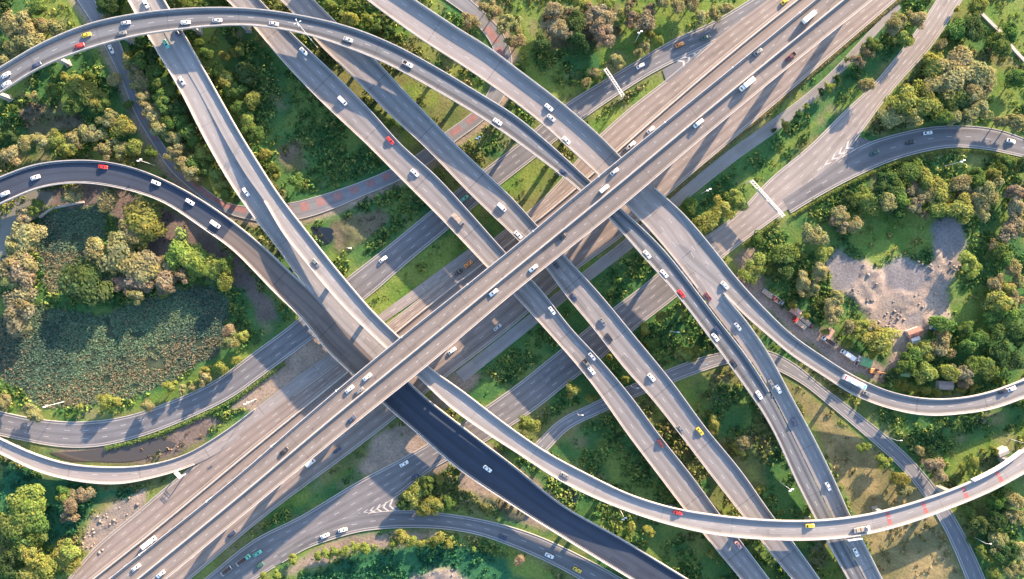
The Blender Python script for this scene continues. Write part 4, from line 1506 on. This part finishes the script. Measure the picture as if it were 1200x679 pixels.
def loft(secs):
    """secs: (x, half width, bottom, shoulder z, top z, top half width)"""
    V, F = [], []
    for x, hw, zb, zs, zt, tw in secs:
        V += [(x, -hw, zb), (x, -hw, zs), (x, -tw, zt), (x, tw, zt), (x, hw, zs), (x, hw, zb)]
    for i in range(len(secs) - 1):
        for j in range(6):
            a, b = i * 6 + j, i * 6 + (j + 1) % 6
            F.append((a, b, b + 6, a + 6))
    F.append(tuple(range(6))[::-1])
    n = (len(secs) - 1) * 6
    F.append(tuple(range(n, n + 6)))
    return V, F


def wheel_mesh(r, w):
    mb = MB()
    mb.tube((0, -w / 2, 0), (0, w / 2, 0), r, r, 12)
    mb.tube((0, -w / 2 - 0.01, 0), (0, w / 2 + 0.01, 0), r * 0.55, r * 0.55, 8)
    return mb.mesh('wheel', M['tyre'])


WH_S, WH_L = wheel_mesh(0.33, 0.22), wheel_mesh(0.5, 0.3)


def quad(P, mat, name):
    return mesh_np(name, P, [tuple(range(len(P)))], mat)


def greenhouse(xb0, xb1, xt0, xt1, hb, ht, zb, zt):
    """painted cabin frustum and its glass panels; x0 rear, x1 front"""
    V = [(xb0, -hb, zb), (xb1, -hb, zb), (xb1, hb, zb), (xb0, hb, zb), (xt0, -ht, zt), (xt1, -ht, zt), (xt1, ht, zt), (xt0, ht, zt)]
    F = [(4, 5, 6, 7), (0, 1, 5, 4), (1, 2, 6, 5), (2, 3, 7, 6), (3, 0, 4, 7)]

    def panel(i, j, k, l, m0=0.10, m1=0.9, v0=0.12, v1=0.9, off=0.012):
        a, b, c, d = [Vector(V[q]) for q in (i, j, k, l)]
        n = (b - a).cross(d - a).normalized() * off
        pt = lambda u, v: (a.lerp(b, u)).lerp(d.lerp(c, u), v) + n
        return [pt(m0, v0), pt(m1, v0), pt(m1, v1), pt(m0, v1)]
    return V, F, {'windscreen': [panel(1, 2, 6, 5)], 'rear_window': [panel(3, 0, 4, 7)],
                  'side_window': [panel(0, 1, 5, 4), panel(2, 3, 7, 6)]}


def parts_car():
    P = []
    mb = MB()
    mb.add(*loft([(-2.28, .70, .38, .72, .80, .55), (-2.12, .86, .24, .80, .93, .72), (-1.3, .90, .2, .84, .97, .78), (0.9, .90, .2, .82, .95, .78), (1.9, .87, .22, .68, .80, .72), (2.2, .80, .26, .58, .68, .62), (2.32, .62, .34, .5, .56, .5)]))
    V, F, gl = greenhouse(-1.75, 1.05, -1.05, 0.25, .77, .60, .93, 1.44)
    mb.add(V, F)
    P.append(('body', mb.mesh('body', M['white']), None, True))
    return P, gl, [(-1.38, .80), (1.42, .80)], WH_S, .33, 2.26, .6


def parts_pickup():
    mb = MB()
    mb.add(*loft([(-2.6, .86, .35, .6, .62, .8), (-0.4, .9, .35, .6, .62, .8)]))
    mb.box(-2.6, -0.4, -.9, -.82, .5, 1.02).box(-2.6, -0.4, .82, .9, .5, 1.02).box(-2.6, -2.52, -.82, .82, .5, 1.02)
    mb.add(*loft([(-0.42, .9, .3, .9, 1.04, .8), (1.3, .9, .28, .88, 1.02, .8), (2.2, .88, .3, .82, .95, .74), (2.55, .74, .4, .66, .76, .6)]))
    V, F, gl = greenhouse(-0.45, 1.4, -0.35, 0.75, .79, .66, 1.0, 1.62)
    mb.add(V, F)
    bed = MB().box(-2.5, -0.45, -.8, .8, .621, .66).mesh('load_bed', M['cargo'])
    return [('body', mb.mesh('body', M['white']), None, True), ('load_bed', bed, None, False)], gl, [(-1.6, .80), (1.6, .80)], WH_S, .35, 2.5, .72


def parts_van():
    mb = MB()
    mb.add(*loft([(-2.5, .86, .3, 1.6, 1.9, .72), (-2.4, .92, .25, 1.65, 2.0, .74), (0.9, .92, .25, 1.6, 1.98, .74), (1.25, .92, .25, 1.5, 1.85, .72)]))
    mb.add(*loft([(1.2, .92, .25, .95, 1.1, .84), (2.2, .88, .28, .85, .98, .76), (2.5, .74, .34, .7, .8, .6)]))
    V, F, gl = greenhouse(1.0, 2.0, 1.0, 1.3, .82, .70, 1.02, 1.84)
    mb.add(V, F)
    gl = {'windscreen': gl['windscreen'], 'side_window': gl['side_window']}
    return [('body', mb.mesh('body', M['white']), None, True)], gl, [(-1.5, .82), (1.6, .82)], WH_S, .35, 2.46, .7


def parts_truck(kind):
    P = []
    cab = MB()
    cab.add(*loft([(2.0, 1.1, .6, 1.7, 1.85, 1.0), (3.5, 1.1, .5, 1.6, 1.75, 1.0), (3.75, 1.0, .5, 1.2, 1.35, .9)]))
    V, F, gl = greenhouse(2.0, 3.62, 2.05, 3.1, 1.0, .88, 1.72, 2.6)
    cab.add(V, F)
    P.append(('cab', cab.mesh('cab', M['white']), None, True))
    ch = MB().box(-3.9, 2.1, -.45, .45, .5, .85).box(-3.9, -3.75, -1.0, 1.0, .45, .7)
    P.append(('chassis', ch.mesh('chassis', M['chassis']), None, False))
    if kind == 'box':
        P.append(('cargo_box', MB().box(-3.95, 1.8, -1.15, 1.15, .86, 3.1, 0.08).mesh('cargo_box', M['white']), None, 'white'))
    else:
        b = MB().box(-3.95, 1.8, -1.15, 1.15, .86, 1.05)
        for y in (-1.15, 1.07):
            b.box(-3.95, 1.8, y, y + .08, 1.05, 1.75 if kind == 'dump' else 1.3)
        b.box(-3.95, -3.87, -1.07, 1.07, 1.05, 1.75 if kind == 'dump' else 1.3).box(1.72, 1.8, -1.07, 1.07, 1.05, 1.75)
        P.append(('load_bed', b.mesh('load_bed', M['steel']), None, False))
        ld = MB()
        for i in range(7):
            x = -3.6 + i * .74
            ld.box(x, x + .7, -1.0, 1.0, 1.055, 1.3 + .12 * ((i * 5) % 3), .12)
        P.append(('load', ld.mesh('load', M['cargo'] if kind == 'dump' else M['timber']), None, False))
    return P, gl, [(-3.0, .95), (-1.9, .95), (2.7, .95)], WH_L, .5, 3.72, .85


def parts_bus():
    mb = MB()
    mb.add(*loft([(-5.9, 1.15, .35, 2.7, 3.0, 1.0), (-5.8, 1.25, .35, 2.75, 3.05, 1.08), (5.6, 1.25, .35, 2.75, 3.05, 1.08), (5.9, 1.15, .35, 2.5, 2.85, 1.0)]))
    P = [('body', mb.mesh('body', M['white']), None, True)]
    for x in (-3.6, 1.6):
        P.append(('roof_unit', MB().box(x, x + 1.9, -.7, .7, 3.03, 3.28, .06).mesh('roof_unit', M['steel']), None, False))
    P.append(('roof_stripe', MB().box(4.4, 5.5, -1.0, 1.0, 3.05, 3.075).mesh('roof_stripe', M['teal']), None, False))
    P.append(('roof_stripe', MB().box(-5.7, -4.9, -1.0, 1.0, 3.05, 3.075).mesh('roof_stripe', M['red']), None, False))
    gl = {'windscreen': [[Vector(p) for p in ((5.925, -1.0, 1.3), (5.925, 1.0, 1.3), (5.925, 1.0, 2.5), (5.925, -1.0, 2.5))]],
          'side_window': [[Vector((x, s * 1.262, z)) for x, z in ((x0, 1.5), (x0 + 1.5, 1.5), (x0 + 1.5, 2.5), (x0, 2.5))] for s in (-1, 1) for x0 in (-5.3, -3.6, -1.9, -.2, 1.5, 3.2)]}
    return P, gl, [(-3.6, 1.1), (3.7, 1.1)], WH_L, .5, 5.9, .9


def finish(proto):
    P, gl, axles, wm, wr, xf, yl = proto
    out = []
    for nme, me, mat, paint in P:
        out.append((nme, me, (0, 0, 0), paint))
    for nme, Q in gl.items():
        for q in Q:
            out.append((nme, quad(q, M['glass'], nme), (0, 0, 0), False))
    for x, y in axles:
        for s in (-1, 1):
            out.append(('wheel', wm, (x, s * y, wr), False))
    hl = MB().box(-.06, .03, -.14, .14, -.06, .06, .02).mesh('headlight', M['head'])
    tl = MB().box(-.03, .06, -.14, .14, -.08, .08, .02).mesh('tail_light', M['tail'])
    zb = 0.62 if wr < .4 else 0.95
    for s in (-1, 1):
        out.append(('headlight', hl, (xf, s * yl * .85, zb), False))
    xr = min(v.co.x for v in P[0][1].vertices) if P[0][0] == 'body' else -3.92
    for s in (-1, 1):
        out.append(('tail_light', tl, (xr, s * yl * .85, zb + .1), False))
    return out


PROTO = {'car': finish(parts_car()), 'pickup': finish(parts_pickup()), 'van': finish(parts_van()), 'lorry': finish(parts_truck('box')),
         'dump truck': finish(parts_truck('dump')), 'flatbed truck': finish(parts_truck('flat')), 'bus': finish(parts_bus())}
PROTO['trailer'] = [p for p in PROTO['dump truck'] if p[0] not in ('cab', 'windscreen', 'rear_window', 'side_window', 'headlight') and not (p[0] == 'wheel' and p[2][0] > 2)]


def vehicle(kind, colr, x, y, z, ang, label, group=None):
    name = {'car': 'car', 'pickup': 'pickup_truck', 'van': 'van', 'lorry': 'box_truck', 'dump truck': 'dump_truck', 'flatbed truck': 'flatbed_truck', 'bus': 'bus', 'trailer': 'trailer'}[kind]
    root = empty(name, (x, y, z), ang)
    root.scale = (0.93, 0.93, 0.93)
    tag(root, label, 'truck' if 'truck' in name else name, group)
    for nme, me, loc, paint in PROTO[kind]:
        o = obj(nme, me, root)
        o.location = loc
        if paint:
            o.material_slots[0].link = 'OBJECT'
            o.material_slots[0].material = M['white' if paint == 'white' else colr]
    return root


ENDS = {'A': ('lower left', 'on the diagonal viaduct'), 'B': ('left', 'on the curved flyover'), 'C': ('upper', 'on the broad pale flyover'),
        'D': ('left', 'on the right-hand curved ramp'), 'E': ('upper', 'on the left straight flyover'), 'E2': ('upper', 'on the right straight flyover'),
        'F': ('upper', 'on the pale branch flyover'), 'G': ('upper left', 'on the long pale flyover'), 'H': ('left', 'on the dark flyover'),
        'I': ('left', 'on the left loop road'), 'L1': ('lower left', 'on the outer frontage road'), 'L2': ('lower left', 'on road left of the viaduct'),
        'R': ('lower left', 'on road right of the viaduct'), 'K': ('lower left', 'on the wide ground road'), 'L': ('left', 'on the right loop road'),
        'Kb': ('left', 'on the bottom slip road'), 'N': ('upper', 'on the narrow street')}
# road, travel direction along the ribbon (0 = by side), [(zoom origin, "x y colour kind;...")]
CARS = [
    ('A', 0, [(c3, '1153 243 grey car;1097 397 white lorry;872 578 white van'), (c4, '193 80 white lorry;107 265 maroon pickup'), (c7, '480 125 silver car;432 205 white van;237 428 black car;100 577 white car'),
              (d2, '1112 12 white car;437 465 white car;520 408 white car;485 475 grey car;447 605 dark_blue car'), (e1, '635 625 white car;750 657 white car'), (e2, '130 80 black car')]),
    ('B', 1, [(c1, '25 350 white car;28 395 white car;170 307 dark_blue car;370 213 red car;402 163 yellow car;587 106 silver car;567 155 grey car;867 104 white car;1015 95 silver car'), (c2, '82 110 silver car;430 185 silver car;710 300 white pickup;1130 570 white car'),
              (c7, '238 132 dark_blue car;633 512 white car;713 603 white car'), (d3, '793 18 red car;962 190 dark_blue car;952 222 white car;1040 345 black car;1158 493 white car')]),
    ('C', 1, [(c3, '173 503 white car;183 552 silver car;252 660 white car'), (d3, '918 32 maroon car;1058 172 silver car'), (d4, '50 465 white car;5 450 grey car;125 620 dark_blue car'), (e4, '283 245 white car;345 590 white car')]),
    ('D', 1, [(c7, '997 657 white car'), (d4, '400 430 white bus;465 487 grey car;1105 470 black car;1142 463 white car')]),
    ('E', 1, [(c2, '222 240 white car;405 473 white van;627 658 red car'), (c6, '742 130 white car;945 350 grey flatbed_truck'), (d3, '188 97 white car;375 312 silver car;350 345 grey pickup;372 378 white car'), (e3, '697 45 maroon car;1060 520 pink car')]),
    ('E2', 1, [(c6, '1150 292 white van'), (c7, '25 425 white car;205 560 black car'), (d3, '288 33 dark_blue car;425 150 grey car;455 222 black car;653 410 white car;790 652 grey car;880 662 yellow car')]),
    ('F', 1, [(c5, '1150 220 white car'), (c1, '693 10 white car;775 205 teal car;848 378 silver car')]),
    ('G', 1, [(c1, '825 152 dark_blue car'), (c6, '278 552 grey car'), (e3, '248 195 grey car;778 367 red car'), (e4, '198 430 yellow car;440 445 white flatbed_truck')]),
    ('H', 1, [(c5, '163 152 white car;480 103 red car;728 177 white car;887 267 white car;1007 372 white van;20 228 white car'), (e2, '1083 163 white car')]),
    ('L2', 1, [(e1, '700 505 white lorry'), (c3, '650 608 white car;555 672 white car'), (c7, '540 15 grey car')]),
    ('L1', 1, [(c4, '80 5 yellow car'), (c6, '970 530 orange car;940 585 black car')]),
    ('R', 1, [(e1, '1083 468 dark_blue car'), (d2, '917 285 white car;1130 175 silver car'), (e2, '380 75 dark_blue car;255 135 white van')]),
    ('I', 1, [(c6, '595 535 white car;975 250 teal car'), (c3, '602 308 white car;785 208 orange car;908 175 dark_green car')]),
    ('K', 1, [(e2, '692 140 white car;750 205 dark_blue car;5 560 teal car;15 615 dark_green car'), (e1, '1140 588 teal dump_truck;1068 632 teal trailer')]),
    ('L', 1, [(c4, '750 622 white car;670 665 black car;1140 660 white car'), (c8, '502 35 dark_green car')]),
    ('Kb', 1, [(e2, '322 477 white car;405 450 white car;1155 485 dark_blue car'), (e3, '175 570 white car;305 637 yellow car')]),
    ('N', 1, [(c1, '518 230 white car')]),
]
for key, dirn, groups in CARS:
    r = RIB[key]
    L = []
    for (ox, oy), txt in groups:
        for it in txt.split(';'):
            x, y, cl, kd = it.split()
            px, py = ox + float(x) / 3.993, oy + float(y) / 3.993
            i = int(((r.Cp - (px, py)) ** 2).sum(1).argmin())
            L.append((i, px, py, cl.replace('_', ' '), kd.replace('_', ' ')))
    L.sort()
    for n, (i, px, py, cl, kd) in enumerate(L):
        z = float(r.z[i])
        wx_, wy_ = W(px, py, z + 0.9)
        Xv = r.R[i] - r.L[i]
        f = float(((np.array((wx_, wy_)) - r.L[i]) * Xv).sum() / (Xv ** 2).sum())
        lo = (1.1 + 0.65) / r.w[i]
        if key == 'A':
            f = min(max(f, lo), 0.5 - lo * .95) if f < 0.5 else min(max(f, 0.5 + lo * .95), 1 - lo)
        else:
            f = min(max(f, lo), 1 - lo)
        P = r.L[i] + Xv * f
        # keep the place along the road
        along = float(((np.array((wx_, wy_)) - r.C[i]) * r.T[i]).sum())
        P = P + r.T[i] * along
        i0, i1 = max(0, i - 2), min(r.n - 1, i + 2)
        e = (1 - f) * (r.L[i1] - r.L[i0]) + f * (r.R[i1] - r.R[i0])
        ang = math.atan2(e[1], e[0])
        if key == 'A':
            ang += 0 if f < 0.5 else math.pi
        end, where = ENDS[key]
        lab = f'{cl} {kd}, {ordinal(n + 1)} vehicle from {end} end {where}'
        if len(L) == 1:
            lab = f'{cl} {kd}, the only vehicle {where}'
        vehicle(kd, cl, float(P[0]), float(P[1]), z + 0.012, ang + random.uniform(-.02, .02), lab, 'vehicles ' + where)

# parked in the truck yard


def parked(px, py, deg, cl, kd, lab):
    x, y = W(px, py, 1)
    vehicle(kd, cl, x, y, float(ground_z(x, y)) + 0.03, math.radians(deg), lab, 'trucks parked in the yard')


parked(937, 379, 140, 'red', 'flatbed truck', 'red-cabbed flatbed truck with pale load parked in the yard')
parked(946, 378, -40, 'maroon', 'flatbed truck', 'dark red flatbed truck parked beside the red-cabbed truck')
parked(971, 400, 145, 'white', 'dump truck', 'white-cabbed truck with dark bed parked in the yard')
parked(993, 416, 145, 'white', 'lorry', 'long white box truck parked in the yard')
parked(1006, 423, 60, 'white', 'pickup', 'white pickup parked beside the green-roofed shed')
parked(902, 346, -35, 'maroon', 'flatbed truck', 'dark truck parked at the top end of the yard')
parked(911, 352, -35, 'grey', 'dump truck', 'grey truck parked second from the top of the yard')

# ---------------------------------------------------------------- sheds in and around the yard


def shed(px, py, deg, lx, ly, h, roof, label, wall=(0.45, 0.4, 0.35)):
    x, y = W(px, py, h)
    root = empty('shed', (x, y, float(ground_z(x, y)) - 0.05), math.radians(deg))
    tag(root, label, 'shed', 'sheds around the truck yard')
    MB().box(-lx / 2 + .2, lx / 2 - .2, -ly / 2 + .2, ly / 2 - .2, 0, h).obj('wall', plain('shed_wall', wall, .8, noise=.2), root)
    rm = plain('shed_roof', roof, .55, noise=.25, nscale=.8)
    n = max(2, int(lx / 1.1))
    for k in range(n):
        x0, x1 = -lx / 2 + lx * k / n + .015, -lx / 2 + lx * (k + 1) / n - .015
        for s in (-1, 1):
            zr = h + .55 + .03 * (k % 2)
            V = [(x0, 0, zr), (x1, 0, zr), (x1, s * ly / 2, h + .02), (x0, s * ly / 2, h + .02)]
            V += [(a, b, c - .06) for a, b, c in V]
            F = [(0, 1, 2, 3), (7, 6, 5, 4)] + [(i, (i + 1) % 4, (i + 1) % 4 + 4, i + 4) for i in range(4)]
            obj('roof_panel', mesh_np('roof_panel', V, F, rm), root)
    MB().box(-.5, .5, -ly / 2 + .15, -ly / 2 + .22, 0, 2.0).obj('door', plain('shed_door', (.2, .17, .14), .7), root)
    return root


shed(1016, 425, -20, 5, 4, 2.6, (0.13, 0.33, 0.14), 'green-roofed shed at the lower end of the truck yard')
shed(1060, 438, -8, 5.5, 3, 2.4, (0.15, 0.30, 0.16), 'low green-roofed shed under trees right of the yard')
shed(1072, 390, 20, 6.5, 4, 2.6, (0.30, 0.14, 0.10), 'rust-red roofed shack at the edge of the rubble ground')
shed(1073, 399, 15, 4, 3, 2.4, (0.55, 0.53, 0.5), 'small white-roofed hut beside the rust-red shack')
shed(1101, 384, -4, 7.5, 2.6, 2.3, (0.05, 0.18, 0.36), 'blue-roofed shelter right of the rubble ground')
shed(1109, 452, -3, 7, 4, 2.6, (0.28, 0.26, 0.25), 'grey-roofed shed behind the right ramp')
shed(1176, 530, 25, 5, 3.5, 2.8, (0.5, 0.45, 0.42), 'pale hut beside the long flyover at right edge')
shed(972, 391, 55, 5, 3.2, 2.4, (0.42, 0.25, 0.20), 'rusty lean-to behind the white-cabbed truck', (0.3, 0.2, 0.16))
shed(933, 365, 145, 5, 3.4, 2.4, (0.36, 0.20, 0.17), 'rusty shed behind the red-cabbed truck', (0.3, 0.2, 0.16))

# excavator at the yard's lower end
x, y = W(1024, 435, 1)
root = empty('excavator', (x, y, float(ground_z(x, y)) + .02), math.radians(-8))
tag(root, 'orange excavator with long arm at the lower end of the yard', 'excavator')
om = plain('excavator_paint', (0.50, 0.22, 0.08), .5, noise=.2)
for s in (-1, 1):
    MB().box(-1.7, 1.7, s * 1.1 - .3, s * 1.1 + .3, 0, .8, .15).obj('track', M['tyre'], root)
MB().box(-2.0, 1.2, -1.2, 1.2, .85, 1.9, .15).obj('body', om, root)
MB().box(.1, 1.5, .35, 1.25, 1.9, 2.8, .1).obj('cab', M['glass'], root)
MB().tube((1.0, -.2, 1.6), (4.2, -.2, 3.6), .3, .24, 8).obj('boom', om, root)
MB().tube((4.1, -.2, 3.6), (6.2, -.2, 1.2), .22, .16, 8).obj('arm', M['timber'], root)
MB().add([(5.7, -.7, .2), (6.7, -.7, .3), (6.5, -.7, 1.2), (5.7, .3, .2), (6.7, .3, .3), (6.5, .3, 1.2)], [(0, 1, 2), (5, 4, 3), (0, 3, 4, 1), (1, 4, 5, 2), (2, 5, 3, 0)]).obj('bucket', M['chassis'], root)

# ---------------------------------------------------------------- lamp posts
LAMPS = [
    (744, 50, 13, 'tall lamp post in the meadow at top middle'),
    (181, 194, 13, 'lamp post between the dark flyover and the narrow street'),
    (1107, 195, 13, 'lamp post in the grove inside the right loop'),
    (75, 471, 13, 'lamp post on the bank of the left pond'),
    (914, 565, 13, 'lamp post left of the broad flyover near the bottom'),
    (822, 227, 12, 'lamp post beside the service track right of the viaduct'),
    (727, 598, 12, 'lamp post below the long flyover near the bottom'),
    (300, 468, 12, 'lamp post beside the entry ramp at lower left'),
    (562, 168, 12, 'lamp post beside the curved flyover near the red street'),
    (412, 292, 9, 'lamp post in the scrub left of the loop road'),
    (372, 56, 30, 'tall lamp mast rising beside the curved flyover at top'),
    (785, 388, 9, 'lamp post between the curved and right straight flyovers'),
    (818, 425, 8, 'street lamp beside the street right of centre'),
    (739, 452, 8, 'street lamp between the parallel straight flyovers'),
    (676, 483, 8, 'street lamp on the street left of the straight flyovers'),
    (1040, 512, 8, 'street lamp at the bend of the lower right street'),
    (1142, 630, 8, 'street lamp in the bottom right corner'),
    (1185, 515, 9, 'lamp post beside the pale hut at right edge'),
]
for px, py, h, lab in LAMPS:
    x, y = W(px, py, 0)
    root = empty('lamp_post', (x, y, float(ground_z(x, y))), 0)
    tag(root, lab, 'lamp post', 'lamp posts on the ground')
    k = 1.5 if h > 20 else 1.0
    MB().tube((0, 0, -.1), (0, 0, .5), .28 * k, .24 * k, 8).obj('base', M['concrete'], root)
    MB().tube((0, 0, .4), (0, 0, h), .14 * k, .08 * k, 8).obj('pole', M['steel_white'], root)
    if h > 20:
        mb = MB()
        for i in range(4):
            a = i * math.pi / 2 + .4
            mb.tube((0, 0, h - .1), (1.1 * math.cos(a), 1.1 * math.sin(a), h + .15), .05, .05, 6)
        mb.obj('bracket', M['steel_white'], root)
        for i in range(4):
            a = i * math.pi / 2 + .4
            c, s = math.cos(a), math.sin(a)
            mt = Matrix.Translation((1.2 * c, 1.2 * s, h + .1)) @ Matrix.Rotation(a, 4, 'Z')
            MB().box(-.35, .45, -.2, .2, 0, .22, .06, rot=mt).obj('lamp_head', M['lamp_glass'], root)
    elif h > 10:
        for s in (-1, 1):
            MB().tube((0, 0, h - .05), (s * .5, s * .3, h + .1), .05, .05, 6).obj('arm', M['steel_white'], root)
            MB().box(s * .6 - .55, s * .6 + .55, s * .35 - .3, s * .35 + .3, h + .05, h + .3, .08).obj('lamp_head', M['lamp_glass'], root)
    else:
        MB().tube((0, 0, h - .05), (1.6, 0, h + .35), .06, .05, 6).obj('arm', M['steel_white'], root)
        MB().box(1.3, 2.3, -.18, .18, h + .3, h + .48, .05).obj('lamp_head', M['lamp_glass'], root)

# lamps along the left parapet of the viaduct: parts of the viaduct
pole = MB().tube((0, 0, .9), (0, 0, 8.5), .1, .07, 6).mesh('lamp_pole', M['steel_white'])
head = MB().box(-.16, .16, -.2, .75, 8.4, 8.58, .05).mesh('lamp_head', M['lamp_glass'])
q = 14.0
while q < rA.s[-1] - 10:
    p = rA.at([q], 0.0, 0, 0.2)[0]
    i = int(np.searchsorted(rA.s, q))
    a = math.atan2(rA.X[i][1], rA.X[i][0]) - math.pi / 2
    po = obj('lamp_pole', pole, ROOT['A'])
    po.location = tuple(p)
    po.rotation_euler = (0, 0, a)
    po.scale = (0.8, 0.8, 0.8)
    ho = obj('lamp_head', head, po)
    q += 36

# ---------------------------------------------------------------- overhead sign gantries


def gantry(p0, p1, z0, h, label, boards=()):
    (x0, y0), (x1, y1) = W(*p0, z0 + h), W(*p1, z0 + h)
    L = math.hypot(x1 - x0, y1 - y0)
    root = empty('sign_gantry', (x0, y0, z0), math.atan2(y1 - y0, x1 - x0))
    tag(root, label, 'gantry', 'overhead sign gantries')
    for xx in (0, L):
        MB().tube((xx, -.6, -.1), (xx, -.6, h), .16, .14, 8).tube((xx, .6, -.1), (xx, .6, h), .16, .14, 8).obj('post', M['steel_white'], root)
    for yy in (-.6, .6):
        for zz in (h, h + 1.0):
            MB().tube((0, yy, zz), (L, yy, zz), .1, .1, 6).obj('chord', M['steel_white'], root)
    n = int(L / 1.3)
    for k in range(n):
        a, b = L * k / n, L * (k + 1) / n
        mb = MB()
        mb.tube((a, -.6, h + 1.0), (b, .6, h + 1.0), .06, .06, 5)
        mb.tube((b, -.6, h), (b, -.6, h + 1), .06, .06, 5)
        mb.tube((b, .6, h), (b, .6, h + 1), .06, .06, 5)
        mb.obj('lattice_brace', M['steel_white'], root)
    for a, b in boards:
        MB().box(L * a, L * b, -.85, -.75, h - 1.0, h + 1.6, .02).obj('sign_board', M['steel'], root)


gantry((709, 81), (730, 113), 0.0, 7, 'white lattice sign gantry over the loop road at upper right', [(0.25, 0.8)])
gantry((880, 212), (918, 254), 0.0, 7, 'white lattice sign gantry over the wide ground road at right', [(0.2, 0.5), (0.55, 0.85)])
gantry((206, 553), (212, 559), 0.0, 4, 'short white gantry at the ramp nose in the lower left')
# panel carried on the outside of the long flyover
rG = RIB['G']
i = int(((rG.Rp - (1000, 628)) ** 2).sum(1).argmin())
a = math.atan2(rG.T[i][1], rG.T[i][0])
root = empty('sign', (float(rG.R[i][0]), float(rG.R[i][1]), float(rG.z[i])), a)
tag(root, 'white sign box fixed to the outer side of the long flyover', 'sign')
MB().box(-3.2, 3.2, -1.5, -1.1, -2.2, 1.6, .05).obj('panel', M['steel_white'], root)
for xx in (-2.2, 2.2):
    MB().box(xx - .1, xx + .1, -1.12, -.02, -.6, -.4).obj('bracket', M['steel'], root)

# white screen along the upper edge of the long flyover at right
keepf = [j for j in range(rG.n) if 1133 < rG.Lp[j][0] < 1196]
qs = rG.s[keepf[0]:keepf[-1] + 1]
V, F = section_sweep(rG, qs, [(0, -.55, -.3), (0, -.55, 2.2), (0, -.04, 2.2), (0, -.04, -.3)])
obj('noise_screen', mesh_np('noise_screen', V, F, M['steel_white']), ROOT['G'])

# ---------------------------------------------------------------- painted bars and red blocks
def patch(r, q0, q1, f0, f1, mat, parent, name, dz=0.016):
    V, F = strip(r, np.linspace(q0, q1, 4), f0, f1, dz)
    a_, b_, c_ = V[F[0][0]], V[F[0][1]], V[F[0][2]]
    if np.cross(b_ - a_, c_ - a_)[2] < 0:
        F = F[:, ::-1]
    return obj(name, mesh_np(name, V, F, mat), parent)


for px, py in ((1042, 607), (1085, 595), (1128, 577), (1167, 558)):
    i = int(((rG.Cp - (px, py)) ** 2).sum(1).argmin())
    patch(rG, rG.s[i] - .9, rG.s[i] + .9, 0.14, 0.44, M['red_paint'], ROOT['G'], 'red_bar')
    patch(rG, rG.s[i] - .9, rG.s[i] + .9, 0.52, 0.84, M['red_paint'], ROOT['G'], 'red_bar')
street = [o for o in bpy.data.objects if o.name.startswith('street') and o.get('kind') == 'structure']
rN = RIB['N']
nst = min(street, key=lambda o: abs(len(o.data.vertices) - rN.n * 5))


def red_run(pa, pb, n, duty=0.5, f0=.1, f1=.62):
    i0, i1 = [int(((rN.Cp - p) ** 2).sum(1).argmin()) for p in (pa, pb)]
    s0, s1 = rN.s[i0], rN.s[i1]
    for k in range(n):
        d = (s1 - s0) / n
        patch(rN, s0 + d * k, s0 + d * (k + duty), f0, f1, M['red_surface'], nst, 'red_block')


red_run((330, 250), (468, 204), 7)
red_run((526, 158), (578, 112), 3, .6)
red_run((594, 75), (570, 28), 2, .8)
red_run((166, 135), (190, 170), 3, .6)
red_run((222, 212), (285, 250), 1, 1.0)


def infill(pts, mat, parent, z=0.105):
    V = [(*W(x, y), z) for x, y in pts]
    a = sum(V[i][0] * V[(i + 1) % len(V)][1] - V[(i + 1) % len(V)][0] * V[i][1] for i in range(len(V)))
    V = V if a > 0 else V[::-1]
    uv = [(v[0], 0.1) for v in V]
    me = mesh_np('nose_surface', V, [tuple(range(len(V)))], mat, uv=uv)
    return obj('nose_surface', me, parent)


def chevrons(tip, a, b, n, parent_key):
    """V-shaped stripes filling the nose between tip and the points a, b"""
    mb = MB()
    T, A, B = [Vector((*W(*p), 0)) for p in (tip, a, b)]
    z = 0.125
    for k in range(n):
        t0 = (k + 0.45) / n
        t1 = t0 + 0.32 / n
        mid = lambda t: T.lerp((A + B) / 2, max(0, t - 0.10))
        for S in (A, B):
            P = [T.lerp(S, t0), T.lerp(S, t1), mid(t1), mid(t0)]
            P = [(p.x, p.y, z) for p in P]
            n_ = (Vector(P[1]) - Vector(P[0])).cross(Vector(P[2]) - Vector(P[0]))
            mb.add(P if n_.z > 0 else P[::-1], [(0, 1, 2, 3)])
    return mb


roadobj = {o.name: o for o in bpy.data.objects if o.get('kind') == 'structure'}
for nm, tip, a, b, n in (('loop_road', (829, 53), (791, 73), (799, 80), 5), ('slip_road', (419, 602), (463, 584), (466, 598), 6), ('ground_road', (950, 206), (997, 163), (1003, 172), 6)):
    tag(chevrons(tip, a, b, n, nm).obj('chevron_marking', M['white_paint'], roadobj[nm]), kind='stuff')

infill([(832, 51), (776, 82), (781, 97), (800, 84)], RM['I'], roadobj['loop_road'])
infill([(412, 609), (440, 592), (466, 578), (469, 601), (440, 603)], RM['K'], roadobj['slip_road'])
infill([(952, 222), (985, 190), (1004, 160), (1022, 166), (985, 190)], RM['K'], roadobj['ground_road'], 0.112)
